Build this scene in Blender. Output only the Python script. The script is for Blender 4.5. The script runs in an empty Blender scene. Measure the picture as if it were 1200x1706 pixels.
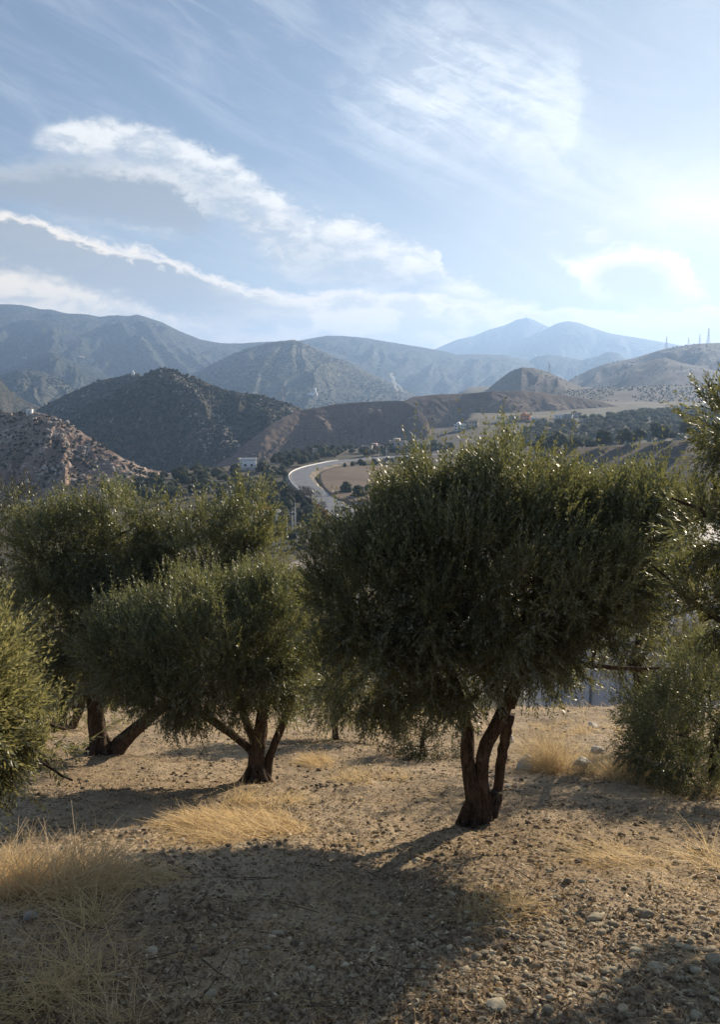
import bpy, math, random
import numpy as np
from mathutils import Vector, Matrix
from math import radians as R, sin, cos, tan, atan2, pi

random.seed(7)
RG = np.random.default_rng(7)
SC = bpy.context.scene
COL = SC.collection

# ------------------------------------------------------------------ camera
F = 1339.0                      # focal length of the photograph in its own pixels
PITCH = 9.0                     # degrees below the horizon
EYE = np.array((0.0, 0.0, 1.6))
cam_d = bpy.data.cameras.new('camera')
cam_d.sensor_fit = 'VERTICAL'
cam_d.sensor_height = 36.0
cam_d.lens = 36.0 * F / 1706.0
cam_d.clip_start = 0.05
cam_d.clip_end = 60000.0
cam = bpy.data.objects.new('camera', cam_d)
cam.location = EYE
cam.rotation_euler = (R(90 - PITCH), 0, 0)
COL.objects.link(cam)
SC.camera = cam
CP, SP = cos(R(PITCH)), sin(R(PITCH))


def ray(px, py):
    x = (px - 600) / F
    u = (853 - py) / F
    d = np.array((x, CP + u * SP, -SP + u * CP))
    return d / np.linalg.norm(d)


def at_depth(px, py, y):
    """the point seen at photo position px,py that lies y metres forward"""
    d = ray(px, py)
    return EYE + d * (y / d[1])


def azel(px, py):
    d = ray(px, py)
    return math.degrees(atan2(d[0], d[1])), math.degrees(math.asin(d[2]))


# ------------------------------------------------------------------ light
SUN_AZ, SUN_EL = 36.0, 18.5
SKY_STRENGTH = 0.056
EXPOSURE = 0.84
sun_d = bpy.data.lights.new('sun', 'SUN')
sun_d.energy = 5.0
sun_d.angle = R(0.5)
sun_d.color = (1.0, 0.85, 0.66)
sun = bpy.data.objects.new('sun', sun_d)
sv = Vector((sin(R(SUN_AZ)) * cos(R(SUN_EL)), cos(R(SUN_AZ)) * cos(R(SUN_EL)), sin(R(SUN_EL))))
sun.rotation_euler = sv.to_track_quat('Z', 'Y').to_euler()
sun.location = (60, 90, 80)
COL.objects.link(sun)

SC.view_settings.view_transform = 'Standard'
SC.view_settings.look = 'None'
SC.view_settings.exposure = EXPOSURE
SC.view_settings.gamma = 1.0
SC.view_settings.use_curve_mapping = False
SC.render.engine = 'CYCLES'
cy = SC.cycles
cy.max_bounces = 6
cy.diffuse_bounces = 3
cy.glossy_bounces = 2
cy.transmission_bounces = 4
cy.transparent_max_bounces = 8
cy.volume_bounces = 1
cy.use_denoising = True
cy.denoising_prefilter = 'NONE'
cy.sample_clamp_indirect = 4.0


# ------------------------------------------------------------------ node helper
class NT:
    def __init__(s, tree):
        s.t = tree
        tree.nodes.clear()

    def n(s, kind, **kw):
        nd = s.t.nodes.new(kind)
        for k, v in kw.items():
            setattr(nd, k, v)
        return nd

    def put(s, sock, v):
        if v is None:
            return
        if isinstance(v, E):
            v = v.s
        if isinstance(v, bpy.types.NodeSocket):
            s.t.links.new(v, sock)
        elif isinstance(v, (tuple, list)) and len(v) == 3 and sock.type == 'RGBA':
            sock.default_value = (*v, 1)
        else:
            sock.default_value = v

    def m(s, op, a, b=None, c=None, clamp=False):
        nd = s.n('ShaderNodeMath', operation=op, use_clamp=clamp)
        s.put(nd.inputs[0], a); s.put(nd.inputs[1], b); s.put(nd.inputs[2], c)
        return E(s, nd.outputs[0])

    def vm(s, op, a, b=None, scale=None):
        nd = s.n('ShaderNodeVectorMath', operation=op)
        s.put(nd.inputs[0], a); s.put(nd.inputs[1], b)
        if scale is not None:
            s.put(nd.inputs['Scale'], scale)
        return E(s, nd.outputs[0])

    def noise(s, vec, scale, detail=4, rough=0.5, dist=0.0, out=0, lac=2.0):
        nd = s.n('ShaderNodeTexNoise')
        s.put(nd.inputs['Vector'], vec); s.put(nd.inputs['Scale'], scale)
        s.put(nd.inputs['Detail'], detail); s.put(nd.inputs['Roughness'], rough)
        s.put(nd.inputs['Distortion'], dist); s.put(nd.inputs['Lacunarity'], lac)
        return E(s, nd.outputs[out])

    def voro(s, vec, scale, feature='F1', out=0, rand=1.0):
        nd = s.n('ShaderNodeTexVoronoi', feature=feature)
        s.put(nd.inputs['Vector'], vec); s.put(nd.inputs['Scale'], scale)
        s.put(nd.inputs['Randomness'], rand)
        return E(s, nd.outputs[out])

    def ramp(s, v, stops, interp='LINEAR'):
        nd = s.n('ShaderNodeValToRGB')
        cr = nd.color_ramp
        cr.interpolation = interp
        while len(cr.elements) < len(stops):
            cr.elements.new(0.5)
        for e, (p, c) in zip(cr.elements, stops):
            e.position = p
            e.color = (c, c, c, 1) if isinstance(c, (int, float)) else (*c, 1)
        s.put(nd.inputs[0], v)
        return E(s, nd.outputs[0])

    def mix(s, f, a, b, mode='MIX'):
        nd = s.n('ShaderNodeMix', data_type='RGBA', blend_type=mode)
        s.put(nd.inputs[0], f); s.put(nd.inputs[6], a); s.put(nd.inputs[7], b)
        return E(s, nd.outputs[2])

    def step(s, v, lo, hi):
        nd = s.n('ShaderNodeMapRange', interpolation_type='SMOOTHSTEP')
        s.put(nd.inputs['Value'], v); s.put(nd.inputs['From Min'], lo); s.put(nd.inputs['From Max'], hi)
        return E(s, nd.outputs[0])

    def xyz(s, x, y, z=0.0):
        nd = s.n('ShaderNodeCombineXYZ')
        s.put(nd.inputs[0], x); s.put(nd.inputs[1], y); s.put(nd.inputs[2], z)
        return E(s, nd.outputs[0])

    def sep(s, v):
        nd = s.n('ShaderNodeSeparateXYZ')
        s.put(nd.inputs[0], v)
        return [E(s, o) for o in nd.outputs]

    def pos(s):
        return E(s, s.n('ShaderNodeNewGeometry').outputs['Position'])

    def curve(s, v, pts):
        """piecewise curve through (x,y) points with x,y in 0..1"""
        nd = s.n('ShaderNodeFloatCurve')
        c = nd.mapping.curves[0]
        pts = sorted(pts)
        while len(c.points) < len(pts):
            c.points.new(0.5, 0.5)
        for p, (x, y) in zip(c.points, pts):
            p.location = (x, y)
            p.handle_type = 'AUTO_CLAMPED'
        nd.mapping.update()
        s.put(nd.inputs[1], v)
        return E(s, nd.outputs[0])


class E:
    def __init__(s, t, sock):
        s.t, s.s = t, sock
    def __add__(s, o): return s.t.m('ADD', s, o)
    __radd__ = __add__
    def __sub__(s, o): return s.t.m('SUBTRACT', s, o)
    def __rsub__(s, o): return s.t.m('SUBTRACT', o, s)
    def __mul__(s, o): return s.t.m('MULTIPLY', s, o)
    __rmul__ = __mul__
    def __truediv__(s, o): return s.t.m('DIVIDE', s, o)


# ------------------------------------------------------------------ sky with clouds
world = bpy.data.worlds.new('World')
SC.world = world
world.use_nodes = True
W = NT(world.node_tree)
dirv = E(W, W.n('ShaderNodeTexCoord').outputs['Generated'])
sky = W.n('ShaderNodeTexSky', sky_type='NISHITA', sun_disc=False)
sky.sun_elevation = R(SUN_EL)
sky.sun_rotation = R(SUN_AZ)
sky.altitude = 500
sky.air_density = 1.0
sky.dust_density = 1.0
sky.ozone_density = 2.0

dx, dy, dz = W.sep(dirv)
AZ0, AZ1, EL0, EL1 = -40.0, 40.0, -5.0, 45.0
az = W.m('ARCTAN2', dx, dy) * (180 / pi)
el = W.m('ARCSINE', dz) * (180 / pi)
# turbulence that frays every cloud edge; it stretches along the wind
cpl = W.vm('MULTIPLY', dirv, (1.0, 1.0, 1.8))
t1 = W.noise(cpl, 7, 5, 0.55) - 0.5
t2 = W.noise(W.vm('ADD', cpl, (3.1, 1.7, 0.4)), 9, 5, 0.55) - 0.5
t3 = W.noise(W.vm('ADD', cpl, (9.1, 4.7, 2.4)), 55, 4, 0.6, 0.6) - 0.5
wa = az + t1 * 4.0 + t3 * 0.9
we = el + t2 * 3.0 + t3 * 1.3
ua = (wa - AZ0) / (AZ1 - AZ0)
ue = (we - EL0) / (EL1 - EL0)


def edge(pts):
    q = []
    for px, py in pts:
        a, e = azel(px, py)
        q.append(((a - AZ0) / (AZ1 - AZ0), (e - EL0) / (EL1 - EL0)))
    return W.curve(ua, q)


def band(top, bot, soft_t, soft_b, x0, x1, soft_x=2.0):
    """cloud cover between two edge lines; returns cover and depth below the top edge, in degrees"""
    tp_, bt = edge(top), edge(bot)
    k = EL1 - EL0
    dt = (tp_ - ue) * k
    db = (ue - bt) * k
    a0, _ = azel(x0, 400)
    a1, _ = azel(x1, 400)
    m = W.step(dt, -soft_t * 0.4, soft_t) * W.step(db, -soft_b * 0.4, soft_b)
    m = m * W.step(wa, a0 - soft_x, a0 + soft_x)
    m = m * (1.0 - W.step(wa, a1 - soft_x, a1 + soft_x))
    return m, dt


tuft = W.noise(W.vm('MULTIPLY', dirv, (1, 1, 2.2)), 26, 6, 0.62, 0.3)
tuf2 = W.noise(W.vm('MULTIPLY', dirv, (1, 1, 3.0)), 11, 5, 0.55, 0.2)
streak_v = W.n('ShaderNodeVectorRotate', rotation_type='Y_AXIS')
W.put(streak_v.inputs['Vector'], dirv)
streak_v.inputs['Angle'].default_value = R(-24)
sv_ = W.vm('MULTIPLY', E(W, streak_v.outputs[0]), (1.0, 1.0, 5.5))
streak = W.noise(sv_, 6, 7, 0.62, 0.8)

# the eye of the camera holds back the glare near the sun: soft shoulder on the clear sky
_b = W.vm('DIVIDE', E(W, sky.outputs[0]), W.vm('ADD', W.vm('MULTIPLY', E(W, sky.outputs[0]), (0.135, 0.10, 0.075)), (1, 1, 1)))
base = W.vm('MULTIPLY', _b, (0.98, 1.04, 1.15))
WHITE = (8.6, 8.5, 8.3)
CREAM = (8.3, 8.05, 7.3)
GREY = (4.1, 4.55, 5.1)
DGREY = (3.4, 4.0, 4.8)

# sun side gets brighter clouds
sund = W.n('ShaderNodeVectorMath', operation='DOT_PRODUCT')
W.put(sund.inputs[0], dirv)
sund.inputs[1].default_value = tuple(sv)
sdot = E(W, sund.outputs['Value'])
near_sun = W.step(sdot, 0.70, 1.0)

# thin veil over most of the sky, thicker near the sun
veil = W.step(streak, 0.36, 0.80) * 0.36 + near_sun * 0.10
low = 1.0 - W.step(el, 1.0, 20.0)
veil = veil + low * 0.12 + 0.10
c = W.mix(veil, base, (6.3, 7.1, 8.1))

# high cirrus running from the top centre down to the right edge
m5, d5 = band([(520, 150), (600, 60), (700, 5), (760, 0), (840, 40), (900, 60), (960, 80), (985, 190), (1080, 235), (1200, 250), (1400, 290)],
              [(520, 220), (600, 265), (700, 285), (800, 300), (900, 325), (1000, 345), (1100, 365), (1200, 385), (1400, 430)],
              4.5, 5.5, 600, 1500, 5.0)
cir = m5 * (0.26 + W.step(streak, 0.38, 0.62) * 0.52 + W.step(tuft, 0.42, 0.62) * 0.30)
c = W.mix(cir * 1.0, c, (10.2, 10.4, 10.6))
# faint veil top left
m7, _ = band([(200, -200), (400, -100), (560, -50)], [(200, 60), (330, 120), (480, 130), (560, 60)], 5, 5, 250, 560, 4)
c = W.mix(m7 * W.step(streak, 0.35, 0.7) * 0.35, c, (6.4, 6.9, 7.4))
# bright cloud where the cirrus meets the glare at the right
m8, _ = band([(850, 340), (950, 325), (1050, 302), (1150, 282), (1300, 255)], [(850, 365), (950, 370), (1050, 378), (1150, 395), (1300, 420)], 3.0, 3.0, 1010, 1600, 5.0)
c = W.mix(m8 * (0.55 + W.step(tuf2, 0.35, 0.6) * 0.45), c, (11.2, 10.9, 10.2))

# second lens cloud, grey with a lit upper rim
m2, d2 = band([(-200, 285), (0, 272), (100, 268), (200, 270), (260, 280), (310, 305), (345, 332), (380, 350)],
              [(-200, 345), (0, 338), (100, 358), (200, 378), (300, 398), (345, 390), (380, 376)], 0.7, 1.4, -900, 345, 1.2)
g2 = W.mix(W.step(d2, 0.2, 1.3), W.mix(W.step(wa, azel(130, 300)[0], azel(250, 300)[0]), (5.6, 5.9, 6.2), (12.6, 11.9, 10.8)), (3.3, 3.65, 4.0))
c = W.mix(m2 * 0.97, c, g2)

# main diagonal cloud
m1, d1 = band([(60, 240), (90, 214), (180, 203), (260, 211), (330, 238), (370, 254), (420, 290), (480, 325), (540, 350), (600, 360), (650, 380), (715, 398), (740, 440), (790, 465), (850, 488), (930, 512)],
              [(60, 256), (120, 276), (200, 288), (260, 304), (330, 350), (380, 390), (430, 422), (480, 456), (540, 480), (600, 494), (700, 506), (850, 522), (930, 524)],
              0.8, 1.3, 70, 905, 0.9)
lit1 = W.step(d1, 0.0, 0.4) * (1.0 - W.step(d1, 0.7, 3.0))
col1 = W.mix(lit1 * 0.62 + W.step(tuft, 0.42, 0.64) * 0.48, (5.3, 5.7, 6.1), (10.6, 10.4, 9.9))
c = W.mix(m1 * (0.55 + W.step(tuft, 0.32, 0.55) * 0.45), c, col1)
# grey underside behind its tail
m1b, d1b = band([(480, 430), (600, 440), (700, 462), (780, 480)], [(480, 450), (600, 480), (700, 495), (780, 490)], 1.2, 1.2, 500, 770, 1.5)
c = W.mix(m1b * 0.75, c, (3.9, 4.6, 5.4))

# low bank: bright crest line, grey lens under it, broken cream cloud to the horizon
crest = [(-300, 330), (0, 353), (60, 365), (150, 395), (230, 412), (300, 436), (360, 456), (420, 473), (520, 484), (600, 488), (700, 494), (800, 503), (900, 512), (1000, 512), (1200, 505), (1500, 500)]
m3, d3 = band(crest, [(px, 720) for px, _ in crest], 0.55, 0.5, -3000, 4000, 1.0)
broken = W.step(tuft * 0.5 + tuf2 * 0.5, 0.43, 0.56)
cream = W.mix(broken, (7.2, 7.2, 6.6), (12.2, 11.3, 9.2))
right_glow = W.step(az, -2.0, 22.0)
cream = W.mix(right_glow * 0.5, cream, (12.6, 11.5, 9.0))
left_lens = 1.0 - W.step(wa, azel(300, 450)[0], azel(520, 450)[0])
grey3 = W.step(d3, 0.4, 0.9) * (1.0 - W.step(d3, 3.0, 4.2)) * left_lens
b3 = W.mix(grey3 * 0.95, cream, (3.4, 3.7, 4.0))
rim3 = (1.0 - W.step(d3, 0.15, 0.8)) * W.step(d3, -0.2, 0.15)
b3 = W.mix(rim3 * 0.9, b3, (13.0, 12.0, 10.6))
c = W.mix(m3 * (0.90 + left_lens * W.step(d3, 0, 0.6) * 0.08), c, b3)
# wisps between lens and bank
m4, d4 = band([(60, 352), (100, 352), (170, 362), (250, 380), (330, 392)], [(60, 358), (100, 368), (170, 380), (250, 395), (330, 400)], 0.5, 0.8, 90, 300, 1.2)
c = W.mix(m4 * (0.3 + W.step(tuft, 0.4, 0.6) * 0.6), c, (8.0, 8.0, 7.8))
# ring-shaped cloud low at the right
m6, d6 = band([(900, 405), (940, 425), (990, 412), (1050, 398), (1110, 398), (1140, 420), (1175, 470), (1300, 520)],
              [(900, 415), (940, 450), (980, 490), (1050, 500), (1110, 505), (1140, 505), (1175, 505), (1300, 530)], 0.7, 0.9, 925, 1190, 0.8)
in6, _ = band([(960, 470), (1000, 432), (1060, 425), (1110, 440), (1150, 478)], [(960, 480), (1000, 488), (1060, 510), (1110, 508), (1150, 492)], 1.1, 0.9, 985, 1130, 1.0)
c = W.mix(m6 * 0.9, c, W.mix(in6, (11.8, 11.4, 10.4), (4.8, 5.5, 6.2)))
m9, _ = band([(880, 395), (930, 388), (990, 372), (1040, 385)], [(880, 402), (930, 405), (990, 400), (1040, 398)], 0.5, 0.5, 915, 1020, 1.0)
# thin high haze that whitens the sky towards the sun
c = W.mix(W.step(sdot, 0.80, 0.99) * (1.0 - W.step(el, 8.0, 30.0)) * 0.35, c, (11.0, 10.8, 10.0))
c = W.mix(m9 * W.step(tuft, 0.38, 0.58) * 0.8, c, (8.9, 8.8, 8.5))

# low sky is bright and creamy, which the air in front of it tones down
lowg = 1.0 - W.step(el, 2.0, 17.0)
c = W.mix(lowg, c, W.mix(1.0, c, (1.38, 1.20, 1.00), 'MULTIPLY'))
bg = W.n('ShaderNodeBackground')
W.put(bg.inputs[0], c)
bg.inputs[1].default_value = SKY_STRENGTH
wo = W.n('ShaderNodeOutputWorld')
W.t.links.new(bg.outputs[0], wo.inputs[0])
world.cycles.sampling_method = 'MANUAL'
world.cycles.sample_map_resolution = 512

# ------------------------------------------------------------------ numpy noise
_perm = np.random.default_rng(11).permutation(256)
_perm = np.concatenate([_perm, _perm])
_ga = np.random.default_rng(12).uniform(0, 2 * pi, 256)
_gx, _gy = np.cos(_ga), np.sin(_ga)


def pn(x, y):
    xi = np.floor(x).astype(int); yi = np.floor(y).astype(int)
    xf = x - xi; yf = y - yi
    u = xf * xf * xf * (xf * (xf * 6 - 15) + 10); v = yf * yf * yf * (yf * (yf * 6 - 15) + 10)
    X = xi & 255; Y = yi & 255
    def g(a, b, fx, fy):
        h = _perm[_perm[(X + a) & 255] + ((Y + b) & 255)]
        return _gx[h] * fx + _gy[h] * fy
    n00 = g(0, 0, xf, yf); n10 = g(1, 0, xf - 1, yf)
    n01 = g(0, 1, xf, yf - 1); n11 = g(1, 1, xf - 1, yf - 1)
    return ((n00 * (1 - u) + n10 * u) * (1 - v) + (n01 * (1 - u) + n11 * u) * v) * 1.5


def fbm(x, y, o=5, g=0.5, ridged=False):
    x = np.asarray(x, float); y = np.asarray(y, float)
    s = 0; a = 1; t = 0
    for i in range(o):
        n = pn(x + 17.3 * i, y - 9.1 * i)
        if ridged:
            n = 1 - 2 * np.abs(n)
        s = s + a * n; t += a
        x = x * 2.03; y = y * 2.03; a *= g
    return s / t


def sstep(x, a, b):
    t = np.clip((x - a) / (b - a), 0, 1)
    return t * t * (3 - 2 * t)


# ------------------------------------------------------------------ objects
def mesh_np(name, verts, faces, mat=None, smooth=False):
    """verts (N,3); faces: one int array (M,k) or a list of them"""
    if not isinstance(faces, (list, tuple)):
        faces = [faces]
    faces = [np.asarray(f, dtype=np.int32) for f in faces if len(f)]
    me = bpy.data.meshes.new(name)
    verts = np.ascontiguousarray(verts, dtype=np.float32)
    me.vertices.add(len(verts))
    me.vertices.foreach_set('co', verts.ravel())
    tot = np.concatenate([np.full(len(f), f.shape[1], np.int32) for f in faces])
    li = np.concatenate([f.ravel() for f in faces])
    st = np.zeros(len(tot), np.int32); st[1:] = np.cumsum(tot)[:-1]
    me.loops.add(len(li)); me.polygons.add(len(tot))
    me.loops.foreach_set('vertex_index', li)
    me.polygons.foreach_set('loop_start', st)
    me.polygons.foreach_set('loop_total', tot)
    if smooth:
        me.polygons.foreach_set('use_smooth', np.ones(len(tot), bool))
    me.update(calc_edges=True)
    if mat:
        me.materials.append(mat)
    return me


def link(name, me, parent=None, label=None, cat=None, group=None, kind=None, loc=None):
    o = bpy.data.objects.new(name, me)
    COL.objects.link(o)
    if parent is not None:
        o.parent = parent
    if loc is not None:
        o.location = loc
    if label: o['label'] = label
    if cat: o['category'] = cat
    if group: o['group'] = group
    if kind: o['kind'] = kind
    return o


def empty(name, loc, label, cat, group=None, rz=0.0):
    o = link(name, None, None, label, cat, group)
    o.location = loc
    o.rotation_euler = (0, 0, rz)
    return o


class MB:
    """collects simple shapes into one mesh"""
    def __init__(s):
        s.v = []; s.f = {3: [], 4: []}; s.n = 0

    def add(s, v, f):
        f = np.asarray(f)
        s.v.append(np.asarray(v, float)); s.f[f.shape[1]].append(f + s.n); s.n += len(v)

    def box(s, x0, y0, z0, x1, y1, z1, rot=None, org=None):
        v = np.array([(x, y, z) for z in (z0, z1) for y in (y0, y1) for x in (x0, x1)], float)
        if rot is not None:
            c_, s_ = cos(rot), sin(rot)
            v[:, :2] = v[:, :2] @ np.array(((c_, s_), (-s_, c_)))
        if org is not None:
            v = v + np.asarray(org)
        s.add(v, [(0, 2, 3, 1), (4, 5, 7, 6), (0, 1, 5, 4), (2, 6, 7, 3), (0, 4, 6, 2), (1, 3, 7, 5)])
        return s

    def tube(s, P, rad, n=6, wob=0.0, cap=True):
        P = np.asarray(P, float); k = len(P)
        rad = np.broadcast_to(np.asarray(rad, float), (k,))
        T = np.gradient(P, axis=0); T /= np.linalg.norm(T, axis=1)[:, None] + 1e-9
        up = np.array((0, 0, 1.0)) if abs(T[0][2]) < 0.9 else np.array((1.0, 0, 0))
        A = np.cross(T, up); A /= np.linalg.norm(A, axis=1)[:, None] + 1e-9
        B = np.cross(T, A)
        an = np.arange(n) * 2 * pi / n
        rr = rad[:, None] * np.ones(n)
        if wob:
            rr = rr * (1 + wob * pn(an[None, :] * 1.9 + 5, np.arange(k)[:, None] * 0.37 + P[0, 0] * 3)
                       + wob * 0.6 * pn(np.cos(an)[None, :] * 2.5 + 3 + P[0, 0], np.sin(an)[None, :] * 2.5 + np.arange(k)[:, None] * 0.11))
        V = P[:, None, :] + rr[..., None] * (np.cos(an)[None, :, None] * A[:, None, :] + np.sin(an)[None, :, None] * B[:, None, :])
        V = V.reshape(-1, 3)
        i = np.arange(k - 1)[:, None] * n; j = np.arange(n)[None, :]; j2 = (j + 1) % n
        Q = np.stack((i + j, i + j2, i + n + j2, i + n + j), -1).reshape(-1, 4)
        base_n = s.n
        s.add(V, Q)
        if cap:
            for ring, c_ in ((0, P[0]), (k - 1, P[-1])):
                ci = s.n
                s.v.append(np.array([c_])); s.n += 1
                r0 = base_n + ring * n
                s.f[3].append(np.array([(ci, r0 + q, r0 + (q + 1) % n) for q in range(n)]))
        return s

    def mesh(s, name, mat=None, smooth=False):
        fs = [np.concatenate(v) for v in s.f.values() if v]
        return mesh_np(name, np.concatenate(s.v), fs, mat, smooth)

    def obj(s, name, mat, parent=None, smooth=False, **kw):
        return link(name, s.mesh(name, mat, smooth), parent, **kw)


# ------------------------------------------------------------------ materials
def material(name):
    m = bpy.data.materials.new(name)
    m.use_nodes = True
    return m, NT(m.node_tree)


def finish(t, col, rough=0.9, bump=None, bump_d=0.05, spec=0.3, trans=None, extra=None):
    p = t.n('ShaderNodeBsdfPrincipled')
    t.put(p.inputs['Base Color'], col)
    t.put(p.inputs['Roughness'], rough)
    p.inputs['Specular IOR Level'].default_value = spec
    if bump is not None:
        b = t.n('ShaderNodeBump')
        b.inputs['Distance'].default_value = bump_d
        t.put(b.inputs['Height'], bump)
        t.t.links.new(b.outputs[0], p.inputs['Normal'])
    out = t.n('ShaderNodeOutputMaterial')
    if trans is not None:
        tr = t.n('ShaderNodeBsdfTranslucent')
        t.put(tr.inputs[0], trans[1])
        mx = t.n('ShaderNodeMixShader')
        t.put(mx.inputs[0], trans[0])
        t.t.links.new(p.outputs[0], mx.inputs[1]); t.t.links.new(tr.outputs[0], mx.inputs[2])
        t.t.links.new(mx.outputs[0], out.inputs[0])
    else:
        t.t.links.new(p.outputs[0], out.inputs[0])


def plain(name, col, rough=0.85, var=0.15, scale=3.0, spec=0.3, bump=0.0, bscale=20.0):
    m, t = material(name)
    p = E(t, t.n('ShaderNodeTexCoord').outputs['Object'])
    n1 = t.noise(p, scale, 5, 0.6)
    dark = tuple(x * (1 - var * 1.6) for x in col); lite = tuple(min(1, x * (1 + var)) for x in col)
    cc = t.mix(t.step(n1, 0.3, 0.7), dark, lite)
    finish(t, cc, rough, t.noise(p, bscale, 4, 0.6) if bump else None, bump or 0.01, spec)
    return m


def hill_mat(name, soil, soil2, scrub, cover=0.5, size=6.0, rock=0.0, rockcol=(0.42, 0.37, 0.31), big=250.0, streaky=0.0, bump=1.0, contrast=1.0):
    """hillside: soils in broad patches, bushes as dots, bare rock where noise says so"""
    m, t = material(name)
    p = t.pos()
    n_big = t.noise(p, 1.0 / big, 5, 0.6, 0.5)
    n_mid = t.noise(W_add(t, p, 91), 4.0 / big, 6, 0.65, 0.4)
    n_fine = t.noise(p, 1.2 / size, 4, 0.65)
    cc = t.mix(t.step(n_big * 0.6 + n_mid * 0.4, 0.40, 0.60), soil, soil2)
    cc = t.mix(t.step(n_fine, 0.25, 0.75) * 0.55, cc, tuple(x * 0.62 for x in soil))
    if rock:
        rn = t.noise(W_add(t, p, 40), 7.0 / big, 7, 0.72, 1.2)
        rf = t.voro(p, 1.6 / size, 'F1')
        rm = t.step(rn, 0.66 - rock * 0.2, 0.72 - rock * 0.2) * t.step(rf, 0.1, 0.7)
        cc = t.mix(rm, cc, rockcol)
    v = t.voro(p, 1.0 / size, 'F1')
    thr = t.step(n_mid * 0.65 + n_big * 0.35, 0.62 - cover * 0.35, 0.70 - cover * 0.2)
    dots = 1.0 - t.step(v + (1.0 - thr) * 0.55, 0.42, 0.56)
    cc = t.mix(dots * contrast, cc, scrub)
    h = dots * 0.8 + n_fine * 0.6
    finish(t, cc, 0.95, h, size * 0.35 * bump, 0.1)
    return m


def W_add(t, v, k):
    return t.vm('ADD', v, (k * 1.37, k * 2.11, k * 0.71))


# ------------------------------------------------------------------ ground surface
_py = np.array((-300, -80, -15, 0, 24, 30, 98, 125, 500.0))
_pz = np.array((40, 22, 5.2, 0, -8.64, -11.0, -45.5, -46, -46.0))
_ys = np.linspace(-300, 500, 3201)
_zs = np.interp(_ys, _py, _pz)
_k = np.hanning(23); _k /= _k.sum()
_zs = np.convolve(np.pad(_zs, 11, mode='edge'), _k, 'valid')


def ground_z(x, y):
    x = np.asarray(x, float); y = np.asarray(y, float)
    r = np.hypot(x, y)
    z = np.interp(y, _ys, _zs)
    z = z + 0.10 * fbm(x * 0.35 + 4, y * 0.35, 3) * sstep(r, 1, 5) + 0.085 * fbm(x * 1.3, y * 1.3 + 7, 3)
    near = 1 - sstep(r, 18, 40)
    if np.any(near > 0):
        z = z + near * (0.030 * fbm(x * 6.1, y * 6.1, 4, 0.6) + 0.013 * fbm(x * 24, y * 24, 2))
    z = z + 0.9 * fbm(x / 7.0 + 9, y / 9.0 + 2, 3) * sstep(y, 15, 24) * (1 - sstep(y, 60, 110))
    far = sstep(y, 110, 160)
    # broad relief in the valley, none where the road runs
    z = z + far * 1.3 * fbm(x / 70.0, y / 70.0, 4)
    px = 600 + F * x / np.maximum(y * 0.988 + 7, 1.0)
    lip = np.interp(px, (120, 290, 400, 480, 600, 700, 800), (310, 440, 480, 540, 615, 660, 760))
    w = sstep((y - lip) / 130.0, 0, 1) * (1 - sstep(px, 690, 790))
    z = z - 85 * w
    rise = np.interp(y, (520, 620, 760, 1000, 1500, 2200, 3200), (0, 7, 15.5, 15, 30, 42, 46))
    z = z + rise * sstep(px, 640, 800) * (y > 0) * (1 - sstep(y, 3500, 5000))
    z = z - 160 * sstep(y, 2400, 4500) * (px < 5000)
    return z


def grid_faces(nr, nc, wrap=False):
    i = np.arange(nr - 1)[:, None] * nc
    j = np.arange(nc if wrap else nc - 1)[None, :]
    j2 = (j + 1) % nc
    return np.stack((i + j, i + j2, i + nc + j2, i + nc + j), -1).reshape(-1, 4)


def polar_mesh(name, radii, front, coarse, mat, half=33.0, clip=None, smooth=True, dz=0.0):
    a = np.concatenate((np.linspace(-half, half, front), np.linspace(half, 360 - half, coarse)[1:-1]))
    a = np.radians(a)
    X = radii[:, None] * np.sin(a)[None, :]; Y = radii[:, None] * np.cos(a)[None, :]
    if clip is not None:
        Y = np.maximum(Y, -clip); X = np.clip(X, -9500, 9500)
    Z = ground_z(X, Y) + dz
    V = np.stack((X, Y, Z), -1).reshape(-1, 3)
    Fq = grid_faces(len(radii), len(a), True)[:, ::-1]
    cen = len(V)
    V = np.vstack((V, (0, 0, float(ground_z(0, 0)) + dz)))
    n = len(a)
    fan = np.stack((np.full(n, cen), (np.arange(n) + 1) % n, np.arange(n)), -1)[:, ::-1]
    return mesh_np(name, V, [Fq, fan], mat, smooth)


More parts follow.
